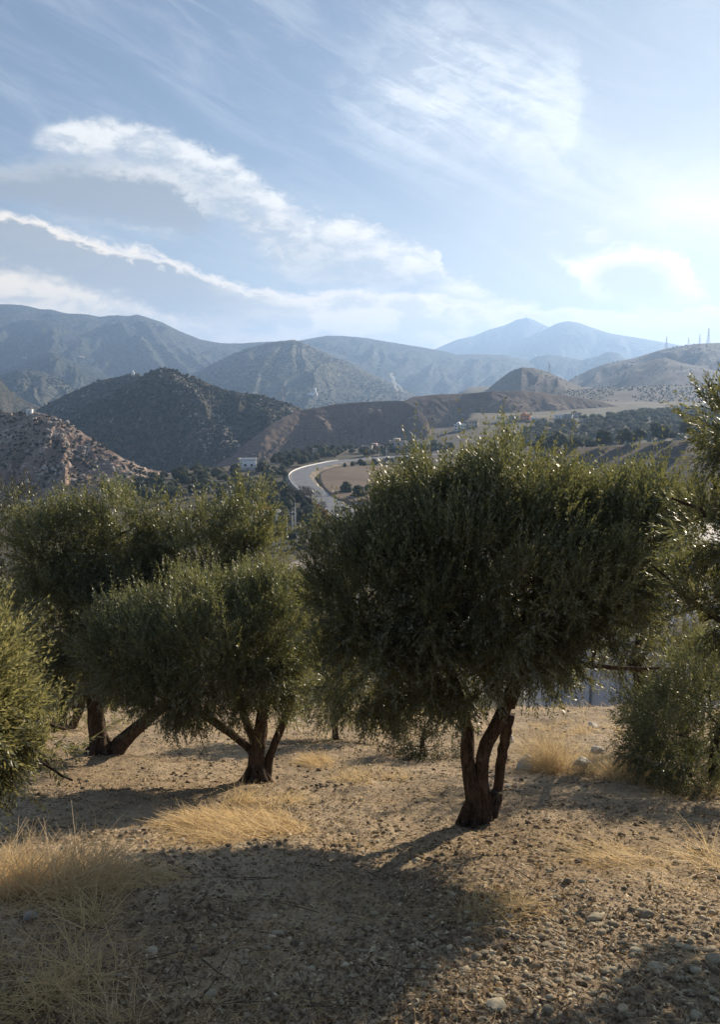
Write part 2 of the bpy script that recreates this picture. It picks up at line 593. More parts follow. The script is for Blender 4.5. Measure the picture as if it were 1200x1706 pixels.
# near ground material: dry soil, straw, dark litter
def ground_material():
    m, t = material('dry_soil')
    p = t.pos()
    n1 = t.noise(p, 0.55, 5, 0.6)
    n2 = t.noise(p, 5.0, 6, 0.68, 0.5)
    n3 = t.noise(p, 34.0, 4, 0.65, 0.4)
    n4 = t.voro(p, 26.0, 'F1')
    straw = t.noise(t.vm('MULTIPLY', p, (1.0, 2.6, 1.0)), 22.0, 4, 0.7, 2.2)
    cc = t.mix(t.step(n1, 0.35, 0.65), (0.30, 0.225, 0.148), (0.46, 0.36, 0.24))
    cc = t.mix(t.step(n2, 0.42, 0.66) * 0.65, cc, (0.20, 0.15, 0.095))
    cc = t.mix(t.step(straw, 0.52, 0.66) * 0.5, cc, (0.50, 0.39, 0.23))
    cc = t.mix(t.step(n3, 0.50, 0.68) * 0.6, cc, (0.14, 0.105, 0.07))
    # far away it is a valley of tan fields and dry grass
    r = t.vm('LENGTH', p)
    ln = t.n('ShaderNodeVectorMath', operation='LENGTH'); t.put(ln.inputs[0], p)
    dist = E(t, ln.outputs['Value'])
    f = t.noise(p, 0.018, 5, 0.6, 0.6)
    g = t.noise(p, 0.16, 4, 0.65)
    fc = t.mix(t.step(f, 0.42, 0.58), (0.075, 0.072, 0.048), (0.135, 0.112, 0.08))
    fc = t.mix(t.step(g, 0.45, 0.7) * 0.6, fc, (0.065, 0.068, 0.04))
    cc = t.mix(t.step(dist, 40.0, 110.0), cc, fc)
    finish(t, cc, 0.96, n3 * 0.6 + n4 * 0.3 + n2 * 0.8, 0.035, 0.15)
    return m


M_GROUND = ground_material()
rr = np.concatenate((np.linspace(0.6, 2.4, 8), np.geomspace(2.45, 34, 430)))
rr2 = np.concatenate((rr, np.geomspace(34.5, 9500, 250)))
link('ground', polar_mesh('ground', rr2, 430, 70, M_GROUND, clip=700.0), kind='structure')

# ------------------------------------------------------------------ ridges
RIDGES = {}


def ridge(name, sil, dist, wf, wb, zb, mat, nu=420, nv=90, gully=0.16, glen=None, shear=0.25, spurs=(), prof=1.25, seed=0.0, rough_=0.006, oname='hill', crest_n=0.0, kind_noise=True):
    """sil: skyline in photo pixels; dist: metres forward (one number or one per point); wf / wb: width of the near and far side;
    zb: height of its foot; spurs: (px at the crest, drift in px down the slope, half width in px, height share)"""
    sil = np.array(sil, float)
    pxs = np.linspace(sil[0, 0], sil[-1, 0], nu)
    pys = np.interp(pxs, sil[:, 0], sil[:, 1])
    kk = np.hanning(9); kk /= kk.sum()
    pys = np.convolve(np.pad(pys, 4, mode='edge'), kk, 'valid')
    D = np.interp(pxs, sil[:, 0], np.broadcast_to(np.asarray(dist, float), (len(sil),)))
    x_ = (pxs - 600) / F; u_ = (853 - pys) / F
    dirs = np.stack((x_, CP + u_ * SP, -SP + u_ * CP), -1)
    P = EYE + dirs * (D / dirs[:, 1])[:, None]
    per_px = D / F
    Hc = P[:, 2] - zb
    v = np.concatenate((-np.linspace(1, 0, nv // 3)[:-1], np.linspace(0, 1, nv)))      # back, then front
    V = v[:, None]; S = pxs[None, :]
    av = np.abs(V)
    pr = 1 - av ** prof * (1 - 0.0) if prof >= 1 else (1 - av) ** (1 / prof)
    pr = np.clip(1 - np.where(av < 1, av, 1) ** prof, 0, 1)
    pr = pr * 0.55 + (1 - av) * 0.45
    Wd = np.where(V >= 0, wf, wb)
    hd = P[:, :2] / np.linalg.norm(P[:, :2], axis=1)[:, None]
    off = V * Wd
    X = P[None, :, 0] - hd[None, :, 0] * off
    Y = P[None, :, 1] - hd[None, :, 1] * off
    glen = glen or (sil[-1, 0] - sil[0, 0]) / 8.0
    q = (S + shear * glen * 4 * V) / glen
    env = sstep(av, -0.03, 0.34) * np.clip((1 - av) * 3.0, 0, 1)
    q = q + 0.9 * fbm(q * 0.6 + 3, av * 2.2 + seed, 3)
    g1 = fbm(q * 0.8 + seed, av * 0.8 + seed * 3.1, 3, 0.42, True)
    g2 = fbm(q * 3.1 + seed * 2, av * 3.0 + seed, 4, 0.55, True)
    Z = zb + Hc[None, :] * pr
    Z = Z + Hc[None, :] * gully * env * (1.0 * g1 + 0.09 * g2 - 0.42)
    env2 = sstep(av, 0.02, 0.5) * np.clip((1 - av) * 3.0, 0, 1)
    for (s0, drift, hw, amp) in spurs:
        d = np.abs(S - (s0 + drift * V)) / (hw * (0.6 + 0.8 * av))
        Z = Z + Hc[None, :] * amp * env2 * np.clip(1 - d, 0, 1) * (V > 0)
    scale = np.median(per_px) * 12
    Z = Z + rough_ * np.median(Hc) * 2.2 * fbm(X / scale, Y / scale, 4, 0.6) * (0.25 + 0.75 * np.clip(av * 8, 0, 1))
    # meet the crest line exactly
    G = np.stack((X, Y, Z), -1)
    Vv = G.reshape(-1, 3)
    o = link(oname, mesh_np(name, Vv, grid_faces(len(v), nu), mat, True), kind='structure')
    RIDGES[name] = (G, v, pxs)
    return o


def on_ridge(name, n, cond=None, rng=RG, vmax=0.95):
    """n random points on the near side of a ridge, evenly over its area"""
    G, v, pxs = RIDGES[name]
    nv = len(v); k0 = int(np.argmax(v >= 0))
    i = rng.integers(k0, nv - 1, n * 3); j = rng.integers(0, len(pxs) - 1, n * 3)
    a = rng.random((n * 3, 1)); b = rng.random((n * 3, 1))
    P = (G[i, j] * (1 - a) + G[i + 1, j] * a) * (1 - b) + (G[i, j + 1] * (1 - a) + G[i + 1, j + 1] * a) * b
    keep = v[i] < vmax
    if cond is not None:
        keep &= cond(P, pxs[j], v[i])
    return P[keep][:n]


BR1 = (0.14, 0.098, 0.074); BR2 = (0.20, 0.145, 0.105); SCRUB = (0.032, 0.040, 0.022)
M_ROCKY = hill_mat('rocky_slope', (0.25, 0.175, 0.13), (0.34, 0.25, 0.195), (0.055, 0.058, 0.036), 0.3, 3.0, 0.6, (0.50, 0.42, 0.35), big=80, bump=0.9)
M_DARK = hill_mat('scrub_slope', (0.085, 0.075, 0.052), (0.11, 0.095, 0.068), (0.026, 0.034, 0.019), 1.0, 6.5, 0.35, (0.36, 0.33, 0.28), big=160, bump=1.0)
M_BROWN = hill_mat('brown_slope', BR1, BR2, (0.06, 0.052, 0.036), 0.15, 5.0, 0.22, (0.36, 0.32, 0.27), big=200, bump=0.5, contrast=0.6)
M_TAN = hill_mat('tan_slope', (0.080, 0.064, 0.050), (0.13, 0.10, 0.075), (0.06, 0.056, 0.040), 0.4, 5.0, 0.1, big=220, bump=0.4, contrast=0.7)
M_PLAIN = hill_mat('orchard_slope', (0.10, 0.086, 0.068), (0.155, 0.128, 0.098), (0.045, 0.05, 0.032), 0.2, 11.0, 0.0, big=300, bump=0.5)
M_MID = hill_mat('terraced_slope', (0.10, 0.10, 0.07), (0.19, 0.17, 0.125), (0.04, 0.052, 0.032), 0.9, 17.0, 0.18, (0.42, 0.40, 0.35), big=420, bump=0.8)
M_FAR = hill_mat('forest_slope', (0.060, 0.066, 0.045), (0.10, 0.098, 0.07), (0.03, 0.040, 0.026), 1.0, 22.0, 0.1, (0.30, 0.28, 0.25), big=700, bump=1.2)
M_PEAK = hill_mat('peak_slope', (0.085, 0.085, 0.075), (0.13, 0.125, 0.11), (0.05, 0.055, 0.045), 0.6, 60.0, 0.1, big=1800, bump=0.5)

# far peaks
ridge('peak_a', [(640, 612), (700, 592), (733, 578), (760, 566), (790, 560), (815, 549), (845, 541), (862, 532), (878, 529), (890, 533), (915, 545), (960, 560), (1040, 600)],
      9000, 2300, 1600, -150, M_PEAK, nu=300, nv=60, gully=0.20, glen=42, seed=3.3, oname='mountain')
ridge('peak_b', [(760, 612), (820, 588), (860, 570), (900, 553), (930, 538), (948, 535), (966, 538), (990, 547), (1020, 556), (1060, 562), (1100, 569), (1140, 576), (1180, 590), (1300, 610)],
      7900, 1900, 1600, -150, M_PEAK, nu=300, nv=60, gully=0.18, glen=46, seed=8.1, oname='mountain')
ridge('blue_low', [(820, 625), (870, 608), (895, 594), (915, 591), (940, 594), (970, 600), (1000, 592), (1016, 585), (1030, 588), (1045, 600), (1100, 625)],
      5200, 900, 900, -180, M_FAR, nu=240, nv=50, gully=0.16, glen=26, seed=1.7, oname='mountain')
# the long blue ridge in the middle and the big mountain on the left
ridge('mid_ridge', [(420, 600), (470, 572), (505, 566), (545, 559), (575, 560), (610, 563), (650, 570), (700, 578), (745, 586), (762, 591), (800, 590), (845, 592), (880, 600), (950, 625), (1020, 655)],
      5200, 1700, 1500, -200, M_FAR, nu=420, nv=80, gully=0.24, glen=58, seed=5.2, shear=0.5, oname='mountain')
ridge('left_mountain', [(-260, 520), (-150, 500), (-60, 503), (0, 507), (35, 508), (70, 515), (85, 515), (110, 522), (140, 523), (165, 528), (182, 526), (195, 525), (212, 527), (228, 524), (245, 529), (270, 537), (300, 552), (335, 566), (370, 572), (400, 572), (450, 569), (500, 571), (600, 600)],
      4600, 2000, 1500, -200, M_FAR, nu=520, nv=120, gully=0.20, glen=80, seed=2.4, shear=0.75,
      spurs=[(228, 210, 30, 0.09), (190, 200, 26, 0.07), (140, 190, 34, 0.09), (270, 190, 28, 0.07)], oname='mountain')
ridge('left_shoulder', [(-240, 560), (-60, 560), (0, 547), (20, 537), (50, 532), (82, 535), (107, 545), (150, 560), (205, 582), (260, 604), (320, 630), (380, 655)],
      3900, 1300, 800, -180, M_FAR, nu=420, nv=90, gully=0.26, glen=60, seed=7.7, shear=0.5, oname='mountain')
ridge('mid_hill', [(250, 660), (300, 636), (340, 614), (380, 594), (410, 581), (450, 570), (488, 566), (505, 570), (530, 582), (565, 598), (600, 612), (640, 632), (680, 652), (720, 668), (760, 690)],
      3000, 1050, 700, -150, M_MID, nu=460, nv=100, gully=0.15, glen=50, seed=4.9, shear=0.3, oname='hill')
ridge('left_spur', [(-240, 640), (-60, 625), (0, 622), (37, 605), (60, 594), (87, 586), (112, 598), (135, 608), (170, 622), (210, 640), (260, 660), (300, 672)],
      2900, 900, 600, -160, M_FAR, nu=360, nv=80, gully=0.24, glen=40, seed=9.3, shear=0.3, oname='hill')
ridge('left_knoll', [(-200, 650), (-60, 640), (0, 628), (25, 617), (50, 615), (76, 621), (100, 633), (125, 650), (150, 667), (180, 690)],
      2200, 620, 500, -140, M_MID, nu=300, nv=70, gully=0.2, glen=34, seed=6.3, oname='hill')
ridge('left_foot', [(-200, 600), (-60, 615), (0, 632), (15, 650), (40, 667), (62, 676), (100, 700), (140, 730)],
      1500, 420, 400, -130, M_DARK, nu=220, nv=60, gully=0.16, glen=34, seed=2.9, oname='hill')
# hills at the right
ridge('right_hill', [(880, 690), (930, 655), (950, 632), (985, 615), (1010, 606), (1060, 596), (1100, 583), (1130, 577), (1160, 573), (1200, 571), (1260, 575), (1340, 590), (1420, 620)],
      2500, 700, 600, -60, M_TAN, nu=380, nv=90, gully=0.24, glen=44, seed=1.2, shear=0.6, oname='hill')
ridge('right_spur', [(930, 670), (985, 645), (1020, 626), (1060, 608), (1095, 598), (1110, 596), (1135, 604), (1170, 612), (1210, 622), (1280, 640), (1380, 660)],
      2050, 480, 350, -45, M_TAN, nu=320, nv=80, gully=0.10, glen=50, seed=5.8, shear=0.8, oname='hill')
ridge('cone_hill', [(760, 690), (800, 660), (825, 638), (850, 619), (870, 612), (890, 613), (905, 617), (925, 625), (950, 636), (985, 650), (1030, 668)],
      [1750] * 4 + [1700] * 7, 420, 350, -40, M_TAN, nu=320, nv=80, gully=0.08, glen=40, seed=8.8,
      spurs=[(905, 60, 46, 0.26)], oname='hill')
ridge('plain', [(640, 700), (760, 675), (850, 662), (930, 652), (1000, 646), (1080, 643), (1160, 640), (1240, 638), (1400, 636)],
      [1350, 1350, 1350, 1450, 1500, 1500, 1500, 1500, 1500], 520, 500, -48, M_PLAIN, nu=380, nv=80, gully=0.10, glen=70, seed=4.1, shear=0.2, prof=1.0, oname='hill')
# the brown hill, in two lobes
ridge('brown_far', [(560, 760), (620, 700), (655, 675), (690, 661), (730, 657), (770, 656), (820, 652), (870, 651), (915, 655), (960, 661), (1000, 668), (1060, 685), (1140, 700)],
      [900, 900, 930, 960, 980, 1000, 1000, 1020, 1050, 1080, 1100, 1100, 1100], 150, 260, -95, M_BROWN, nu=420, nv=90, gully=0.10, glen=60, rough_=0.008, seed=3.9, oname='hill',
      spurs=[(820, 80, 55, 0.12), (930, 60, 50, 0.10)])
ridge('brown_near', [(330, 800), (370, 768), (400, 746), (440, 715), (470, 696), (500, 683), (530, 679), (560, 673), (600, 670), (640, 668), (672, 668), (695, 680), (712, 700), (720, 722), (726, 760), (735, 800)],
      [760, 770, 790, 820, 850, 880, 890, 900, 900, 900, 880, 850, 830, 820, 810, 800], 165, 280, -120, M_BROWN, nu=440, nv=100, gully=0.11, glen=52, rough_=0.008, seed=6.6, oname='hill',
      spurs=[(600, 110, 50, 0.16), (520, 60, 40, 0.10)])
# dark pointed hill and the shoulder behind it
ridge('dark_shoulder', [(20, 720), (62, 682), (100, 662), (130, 648), (165, 634), (195, 628), (215, 623), (232, 622), (250, 640), (280, 670)],
      1150, 240, 300, -120, M_DARK, nu=260, nv=70, gully=0.12, glen=44, seed=1.9, oname='hill')
ridge('dark_hill', [(40, 760), (90, 712), (130, 686), (175, 662), (215, 640), (245, 622), (262, 615), (275, 612), (290, 616), (305, 625), (335, 633), (360, 645), (385, 652), (415, 656), (440, 658), (455, 665), (480, 672), (500, 679), (530, 700), (560, 740), (590, 790)],
      [950] * 21, 240, 300, -130, M_DARK, nu=480, nv=110, gully=0.20, glen=56, seed=7.1, shear=0.2,
      spurs=[(285, 130, 42, 0.22), (450, -10, 30, 0.10), (400, 30, 30, 0.08)], oname='hill')
# rocky slope at the left edge
ridge('rocky_hill', [(-260, 650), (-120, 668), (-40, 680), (0, 686), (30, 688), (58, 686), (90, 694), (130, 716), (170, 742), (205, 764), (235, 782), (262, 795), (285, 812), (300, 835)],
      [600, 590, 580, 570, 565, 560, 550, 535, 520, 505, 495, 485, 480, 478], 150, 220, -75, M_ROCKY, nu=460, nv=120, gully=0.2, glen=44, seed=3.0, shear=0.5, rough_=0.022, oname='hill')
# bare tan rise beyond the olive crowns
ridge('tan_rise', [(740, 850), (780, 815), (830, 785), (865, 765), (900, 752), (950, 747), (1000, 744), (1060, 739), (1110, 735), (1170, 731), (1220, 728), (1300, 724), (1420, 735)],
      370, 120, 120, -47, M_TAN, nu=300, nv=60, gully=0.07, glen=90, seed=4.4, prof=1.2, oname='hill')

# ------------------------------------------------------------------ finding places on the terrain
bpy.context.view_layer.update()
DG = bpy.context.evaluated_depsgraph_get()


def on_ground(px, py):
    """terrain point seen at a photo position"""
    ok, loc, nor, idx, ob, mat = SC.ray_cast(DG, Vector(EYE), Vector(ray(px, py)), distance=30000)
    return np.array(loc) if ok else None


def drop(x, y, top=900.0):
    ok, loc, nor, idx, ob, mat = SC.ray_cast(DG, Vector((x, y, top)), Vector((0, 0, -1)), distance=3000)
    return float(loc[2]) if ok else float(ground_z(x, y))


def resample(P, step):
    P = np.asarray(P, float)
    # smooth by Catmull-Rom
    Q = []
    n = len(P)
    for i in range(n - 1):
        p0, p1, p2, p3 = P[max(i - 1, 0)], P[i], P[i + 1], P[min(i + 2, n - 1)]
        for t in np.linspace(0, 1, 12, endpoint=False):
            Q.append(0.5 * ((2 * p1) + (-p0 + p2) * t + (2 * p0 - 5 * p1 + 4 * p2 - p3) * t * t + (-p0 + 3 * p1 - 3 * p2 + p3) * t ** 3))
    Q.append(P[-1]); Q = np.array(Q)
    d = np.concatenate(([0], np.cumsum(np.linalg.norm(np.diff(Q, axis=0), axis=1))))
    s = np.arange(0, d[-1], step)
    return np.stack([np.interp(s, d, Q[:, k]) for k in range(Q.shape[1])], -1)


def strip(name, line, offs, zadd, mat, **kw):
    """a sheet that follows a line on the ground; offs: side offsets (right positive)"""
    T = np.gradient(line[:, :2], axis=0); T /= np.linalg.norm(T, axis=1)[:, None]
    N_ = np.stack((T[:, 1], -T[:, 0]), -1)
    V = []
    for o_, za in zip(offs, zadd):
        xy = line[:, :2] + N_ * o_
        V.append(np.column_stack((xy, line[:, 2] + za)))
    V = np.stack(V, 1)
    return link(name, mesh_np(name, V.reshape(-1, 3), grid_faces(len(line), len(offs))[:, ::-1], mat, True), **kw), V


# road: centre line from the photograph, laid on the valley floor
road_px = [(790, 1010), (720, 955), (655, 905), (610, 878), (577, 859), (553, 843), (530, 826), (512, 812), (503, 802), (500, 794), (506, 787), (520, 781), (540, 776), (565, 771), (595, 767.5), (635, 764), (680, 761), (740, 757)]
RZ = -45.2
rp = []
for a, b in road_px:
    d = ray(a, b)
    k = (RZ - EYE[2]) / d[2]
    rp.append(EYE + d * k)
ROAD = resample(np.array(rp), 3.0)
ROAD[:, 2] = RZ + 0.5


def m_asphalt():
    m, t = material('asphalt')
    p = t.pos()
    n = t.noise(p, 0.25, 5, 0.6); f = t.noise(p, 3.0, 4, 0.6)
    c = t.mix(t.step(n, 0.35, 0.65), (0.13, 0.13, 0.135), (0.19, 0.188, 0.185))
    c = t.mix(t.step(f, 0.5, 0.8) * 0.4, c, (0.10, 0.10, 0.10))
    finish(t, c, 0.62, f, 0.01, 0.5)
    return m


M_ASPHALT = m_asphalt()
M_VERGE = plain('verge_soil', (0.25, 0.20, 0.145), 0.95, 0.35, 0.15)
M_FIELD = None


def m_field():
    m, t = material('ploughed_soil')
    p = t.pos()
    w = t.n('ShaderNodeTexWave', bands_direction='Y')
    t.put(w.inputs['Vector'], p); w.inputs['Scale'].default_value = 0.5; w.inputs['Distortion'].default_value = 2.0
    n = t.noise(p, 0.05, 5, 0.6)
    c = t.mix(t.step(n, 0.3, 0.7), (0.17, 0.125, 0.09), (0.225, 0.17, 0.125))
    c = t.mix(E(t, w.outputs[1]) * 0.25, c, (0.15, 0.11, 0.08))
    finish(t, c, 0.95, t.noise(p, 0.8, 4, 0.6), 0.1, 0.1)
    return m


M_FIELD = m_field()
M_WHITE = plain('whitewash', (0.86, 0.85, 0.82), 0.8, 0.10, 0.6)
M_CREAM = plain('cream_render', (0.52, 0.45, 0.37), 0.85, 0.15, 0.5)
M_PINK = plain('pink_render', (0.50, 0.36, 0.30), 0.85, 0.15, 0.5)
M_ORANGE = plain('orange_render', (0.72, 0.30, 0.11), 0.85, 0.12, 0.5)
M_GREYR = plain('raw_concrete', (0.33, 0.32, 0.31), 0.9, 0.18, 0.6)
M_GLASS = plain('window_dark', (0.02, 0.025, 0.03), 0.3, 0.1, 1.0, 0.5)
M_STEEL = plain('galvanised_steel', (0.30, 0.31, 0.32), 0.5, 0.1, 0.4, 0.6)
M_POLE = plain('pale_pole', (0.48, 0.47, 0.45), 0.8, 0.1, 1.0)

strip('road_verge', ROAD, (-9, -6, 6, 9.5), (-2.2, 0.0, 0.0, -2.2), M_VERGE, kind='structure')
_, RV = strip('road', ROAD, (-5.0, -1.5, 1.5, 5.0), (0.05, 0.10, 0.10, 0.05), M_ASPHALT, kind='structure')
M_PAINT = plain('road_paint', (0.70, 0.69, 0.66), 0.7, 0.2, 0.5)
strip('road_marking', ROAD, (-4.6, -4.45), (0.075, 0.077), M_PAINT, kind='structure')

# low white parapet on the outside of the bend
tt = empty('roadside_parapet', tuple(ROAD[0]), 'low whitewashed parapet wall along the outer edge of the bend in the road', 'parapet wall')
seg = np.where((ROAD[:, 1] > on_ground(560, 846)[1]))[0]
seg = seg[seg < len(ROAD) * 0.80]
Tn = np.gradient(ROAD[:, :2], axis=0); Tn /= np.linalg.norm(Tn, axis=1)[:, None]
Nn = np.stack((Tn[:, 1], -Tn[:, 0]), -1)
side = -1
WL = ROAD[seg]
V_ = []
for o_, z_ in ((-0.12, -0.6), (-0.12, 0.55), (0.12, 0.55), (0.12, -0.6)):
    xy = WL[:, :2] + Nn[seg] * (side * 5.8 + o_)
    V_.append(np.column_stack((xy - ROAD[0, :2], np.full(len(WL), z_))))
V_ = np.stack(V_, 1)
link('parapet', mesh_np('parapet', V_.reshape(-1, 3), grid_faces(len(WL), 4), M_WHITE, False), tt)

# ploughed field inside the bend, its low bank, and pale tracks
def patch(name, pts, mat, lift=0.5, z0=None, n=40, kind='structure', edge_drop=2.5):
    P = []
    for a, b in pts:
        d = ray(a, b); k = ((z0 if z0 is not None else RZ) - EYE[2]) / d[2]
        P.append((EYE + d * k)[:2])
    P = np.array(P + [P[0]])
    L = resample(np.column_stack((P, np.zeros(len(P)))), 3.0)[:, :2]
    c = L.mean(0)
    rings = np.array((0.0, 0.3, 0.6, 0.85, 0.97, 1.0, 1.03))
    V = c[None, None] + (L - c)[None] * rings[:, None, None]
    zz = ground_z(V[..., 0], V[..., 1])
    top = np.maximum(np.median(zz) + lift, 0 * zz + (z0 if z0 is not None else RZ) + lift) + 0.5 * fbm(V[..., 0] / 30, V[..., 1] / 30, 3)
    top[-1] -= edge_drop
    V = np.concatenate((V, top[..., None]), -1)
    return link(name, mesh_np(name, V.reshape(-1, 3), grid_faces(len(rings), len(L), False), mat, True), kind=kind)


patch('field', [(534, 803), (534, 793), (548, 785), (580, 781), (640, 778), (700, 777), (730, 790), (700, 820), (640, 833), (600, 838), (565, 835), (543, 818)], M_FIELD, 0.9)
trk = resample(np.array([on_ground(a, b) for a, b in [(440, 975), (470, 950), (500, 938), (530, 930), (570, 922)]]), 2.0)
trk[:, 2] = [drop(x, y, 0) for x, y in trk[:, :2]]
kz = np.hanning(9); kz /= kz.sum(); trk[:, 2] = np.convolve(np.pad(trk[:, 2], 4, mode='edge'), kz, 'valid')
M_TRACK = plain('pale_track', (0.40, 0.34, 0.27), 0.95, 0.2, 0.2)
strip('dirt_track', trk, (-2.6, -1.6, 1.6, 2.6), (-0.6, 0.25, 0.25, -0.6), M_TRACK, kind='structure')

# ------------------------------------------------------------------ distant trees: a few crown shapes shared by all
def foliage_mat(name, top, under, trans=0.25, tcol=(0.20, 0.22, 0.05), rough=0.55, spec=0.35, tint=False):
    m, t = material(name)
    g = t.n('ShaderNodeNewGeometry')
    rnd = E(t, g.outputs['Random Per Island']); back = E(t, g.outputs['Backfacing'])
    c1 = t.mix(rnd, tuple(x * 0.65 for x in top), tuple(x * 1.35 for x in top))
    c2 = t.mix(back, c1, under)
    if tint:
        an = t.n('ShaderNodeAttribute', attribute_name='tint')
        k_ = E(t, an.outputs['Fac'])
        c2 = t.mix(k_, t.mix(1.0, c2, (0.40, 0.41, 0.40), 'MULTIPLY'), t.mix(1.0, c2, (1.75, 1.75, 1.7), 'MULTIPLY'))  # shoot tint: widened contrast paints sky-lit leaves against dark gaps
    tc = t.mix(rnd, tuple(x * 0.7 for x in tcol), tuple(x * 1.3 for x in tcol))
    finish(t, c2, rough, None, 0, spec, (trans, tc))
    return m


M_VTREE = [foliage_mat('valley_olive_leaf', (0.10, 0.11, 0.072), (0.13, 0.14, 0.105), 0.3, (0.16, 0.17, 0.08), 0.8, 0.15),
           foliage_mat('valley_dark_leaf', (0.05, 0.062, 0.036), (0.065, 0.078, 0.052), 0.2, (0.08, 0.10, 0.04), 0.8, 0.15),
           foliage_mat('valley_gold_leaf', (0.36, 0.20, 0.05), (0.34, 0.20, 0.07), 0.3, (0.5, 0.28, 0.06), 0.8, 0.1),
           foliage_mat('valley_bare_twig', (0.10, 0.085, 0.075), (0.10, 0.09, 0.08), 0.05, (0.1, 0.08, 0.06), 0.9, 0.1)]


def ico(sub=1):
    t_ = (1 + 5 ** 0.5) / 2
    v = np.array([(-1, t_, 0), (1, t_, 0), (-1, -t_, 0), (1, -t_, 0), (0, -1, t_), (0, 1, t_), (0, -1, -t_), (0, 1, -t_), (t_, 0, -1), (t_, 0, 1), (-t_, 0, -1), (-t_, 0, 1)], float)
    f = [(0, 11, 5), (0, 5, 1), (0, 1, 7), (0, 7, 10), (0, 10, 11), (1, 5, 9), (5, 11, 4), (11, 10, 2), (10, 7, 6), (7, 1, 8), (3, 9, 4), (3, 4, 2), (3, 2, 6), (3, 6, 8), (3, 8, 9), (4, 9, 5), (2, 4, 11), (6, 2, 10), (8, 6, 7), (9, 8, 1)]
    v /= np.linalg.norm(v, axis=1)[:, None]
    for _ in range(sub):
        vl = list(map(tuple, v)); idx = {}; nf = []
        def mid(a, b):
            k = (min(a, b), max(a, b))
            if k not in idx:
                q = (np.array(vl[a]) + np.array(vl[b])); q /= np.linalg.norm(q)
                vl.append(tuple(q)); idx[k] = len(vl) - 1
            return idx[k]
        for a, b, c_ in f:
            x, y, z = mid(a, b), mid(b, c_), mid(c_, a)
            nf += [(a, x, z), (b, y, x), (c_, z, y), (x, y, z)]
        v = np.array(vl); f = nf
    return v, np.array(f)


ICO0, ICO1, ICO2, ICO3 = ico(0), ico(1), ico(2), ico(3)


def clump_crown(seed, nclump=420, size=0.115, lobes=9, core=0.8, squash=0.75):
    """unit crown (radius 1, centred at z 0.9) as lumpy lobes covered in leaf clumps"""
    g = np.random.default_rng(seed)
    lc = g.normal(0, 1, (lobes, 3)); lc /= np.linalg.norm(lc, axis=1)[:, None]
    lc = lc * g.uniform(0.3, 0.62, (lobes, 1)) * (1, 1, squash); lr = g.uniform(0.30, 0.52, lobes)
    d = g.normal(0, 1, (nclump, 3)); d /= np.linalg.norm(d, axis=1)[:, None]
    k = g.integers(0, lobes, nclump)
    P = lc[k] + d * (lr[k] * g.uniform(0.75, 1.12, nclump))[:, None]
    keep = np.ones(nclump, bool)
    for i in range(lobes):
        keep &= ~((np.linalg.norm(P - lc[i], axis=1) < lr[i] * 0.62) & (k != i))
    P = P[keep]; d = d[keep]
    n = len(P)
    # each clump: two crossing leaf-shaped quads
    a = g.normal(0, 1, (n, 3)); a -= (a * d).sum(1)[:, None] * d * 0.5; a /= np.linalg.norm(a, axis=1)[:, None]
    b = np.cross(a, d + g.normal(0, 0.5, (n, 3))); b /= np.linalg.norm(b, axis=1)[:, None] + 1e-9
    s = (size * g.uniform(0.6, 1.3, n))[:, None]
    V = np.stack((P - a * s, P + b * s * 0.6, P + a * s, P - b * s * 0.6), 1)
    V = V.reshape(-1, 3); Q = np.arange(n * 4).reshape(-1, 4)
    cv, cf = ICO1
    m = MB(); m.add(V, Q)
    for i in range(lobes):
        m.add(lc[i] + cv * lr[i] * core * (1 + 0.15 * g.normal(0, 1, (len(cv), 1))), cf)
    for i in range(len(m.v)):
        m.v[i] = m.v[i] + (0, 0, 0.86)
    return m


CROWNS = []
for k in range(6):
    m = clump_crown(100 + k, nclump=520 if k < 4 else 360)
    v = [m.mesh('valley_tree', M_VTREE[q], False) for q in range(3)]
    CROWNS.append(v)
    m.tube([(0, 0, -0.15), (0.03, 0, 0.3), (0, 0.02, 0.7)], (0.09, 0.07, 0.05), 5)


def bare_tree_mesh(seed):
    g = np.random.default_rng(seed); m = MB()
    def grow(p, d, l, r, k):
        q = p + d * l
        m.tube([p, (p + q) / 2 + g.normal(0, l * 0.05, 3), q], (r, r * 0.8, r * 0.6), 3, cap=False)
        if k == 0: return
        for _ in range(3 if k > 1 else 4):
            nd = d + g.normal(0, 0.5, 3) + (0, 0, 0.12); nd /= np.linalg.norm(nd)
            grow(q, nd, l * 0.72, r * 0.6, k - 1)
    for _ in range(3):
        d = np.array((g.normal(0, .35), g.normal(0, .35), 1.0)); d /= np.linalg.norm(d)
        grow(np.array((0, 0, -0.1)), d, 0.55, 0.05, 5)
    return m.mesh('bare_tree', M_VTREE[3])


BARE = [bare_tree_mesh(5), bare_tree_mesh(6)]
road_xy = ROAD[:, :2]
PLACED = []


def vtree(p, r, kind=0, label=None, cat='olive tree', group='olive trees on the valley floor', name='valley_olive_tree', squash=None, me=None):
    o = link(name, me or CROWNS[RG.integers(0, 6)][kind], None, label or 'small round olive tree among many on the valley floor beside the road', cat, group)
    o.location = p
    q = squash or RG.uniform(0.8, 1.1)
    o.scale = (r * RG.uniform(0.9, 1.15), r * RG.uniform(0.9, 1.15), r * q)
    o.rotation_euler = (0, 0, RG.uniform(0, 6.28))
    PLACED.append((p[0], p[1]))
    return o


def inpoly(px, py, poly):
    c_ = False; n = len(poly)
    for i in range(n):
        x1, y1 = poly[i]; x2, y2 = poly[(i + 1) % n]
        if (y1 > py) != (y2 > py) and px < (x2 - x1) * (py - y1) / (y2 - y1) + x1:
            c_ = not c_
    return c_


def project(P):
    q = np.asarray(P, float) - EYE
    z = q[..., 1] * CP - q[..., 2] * SP
    u = q[..., 1] * SP + q[..., 2] * CP
    return 600 + F * q[..., 0] / z, 853 - F * u / z


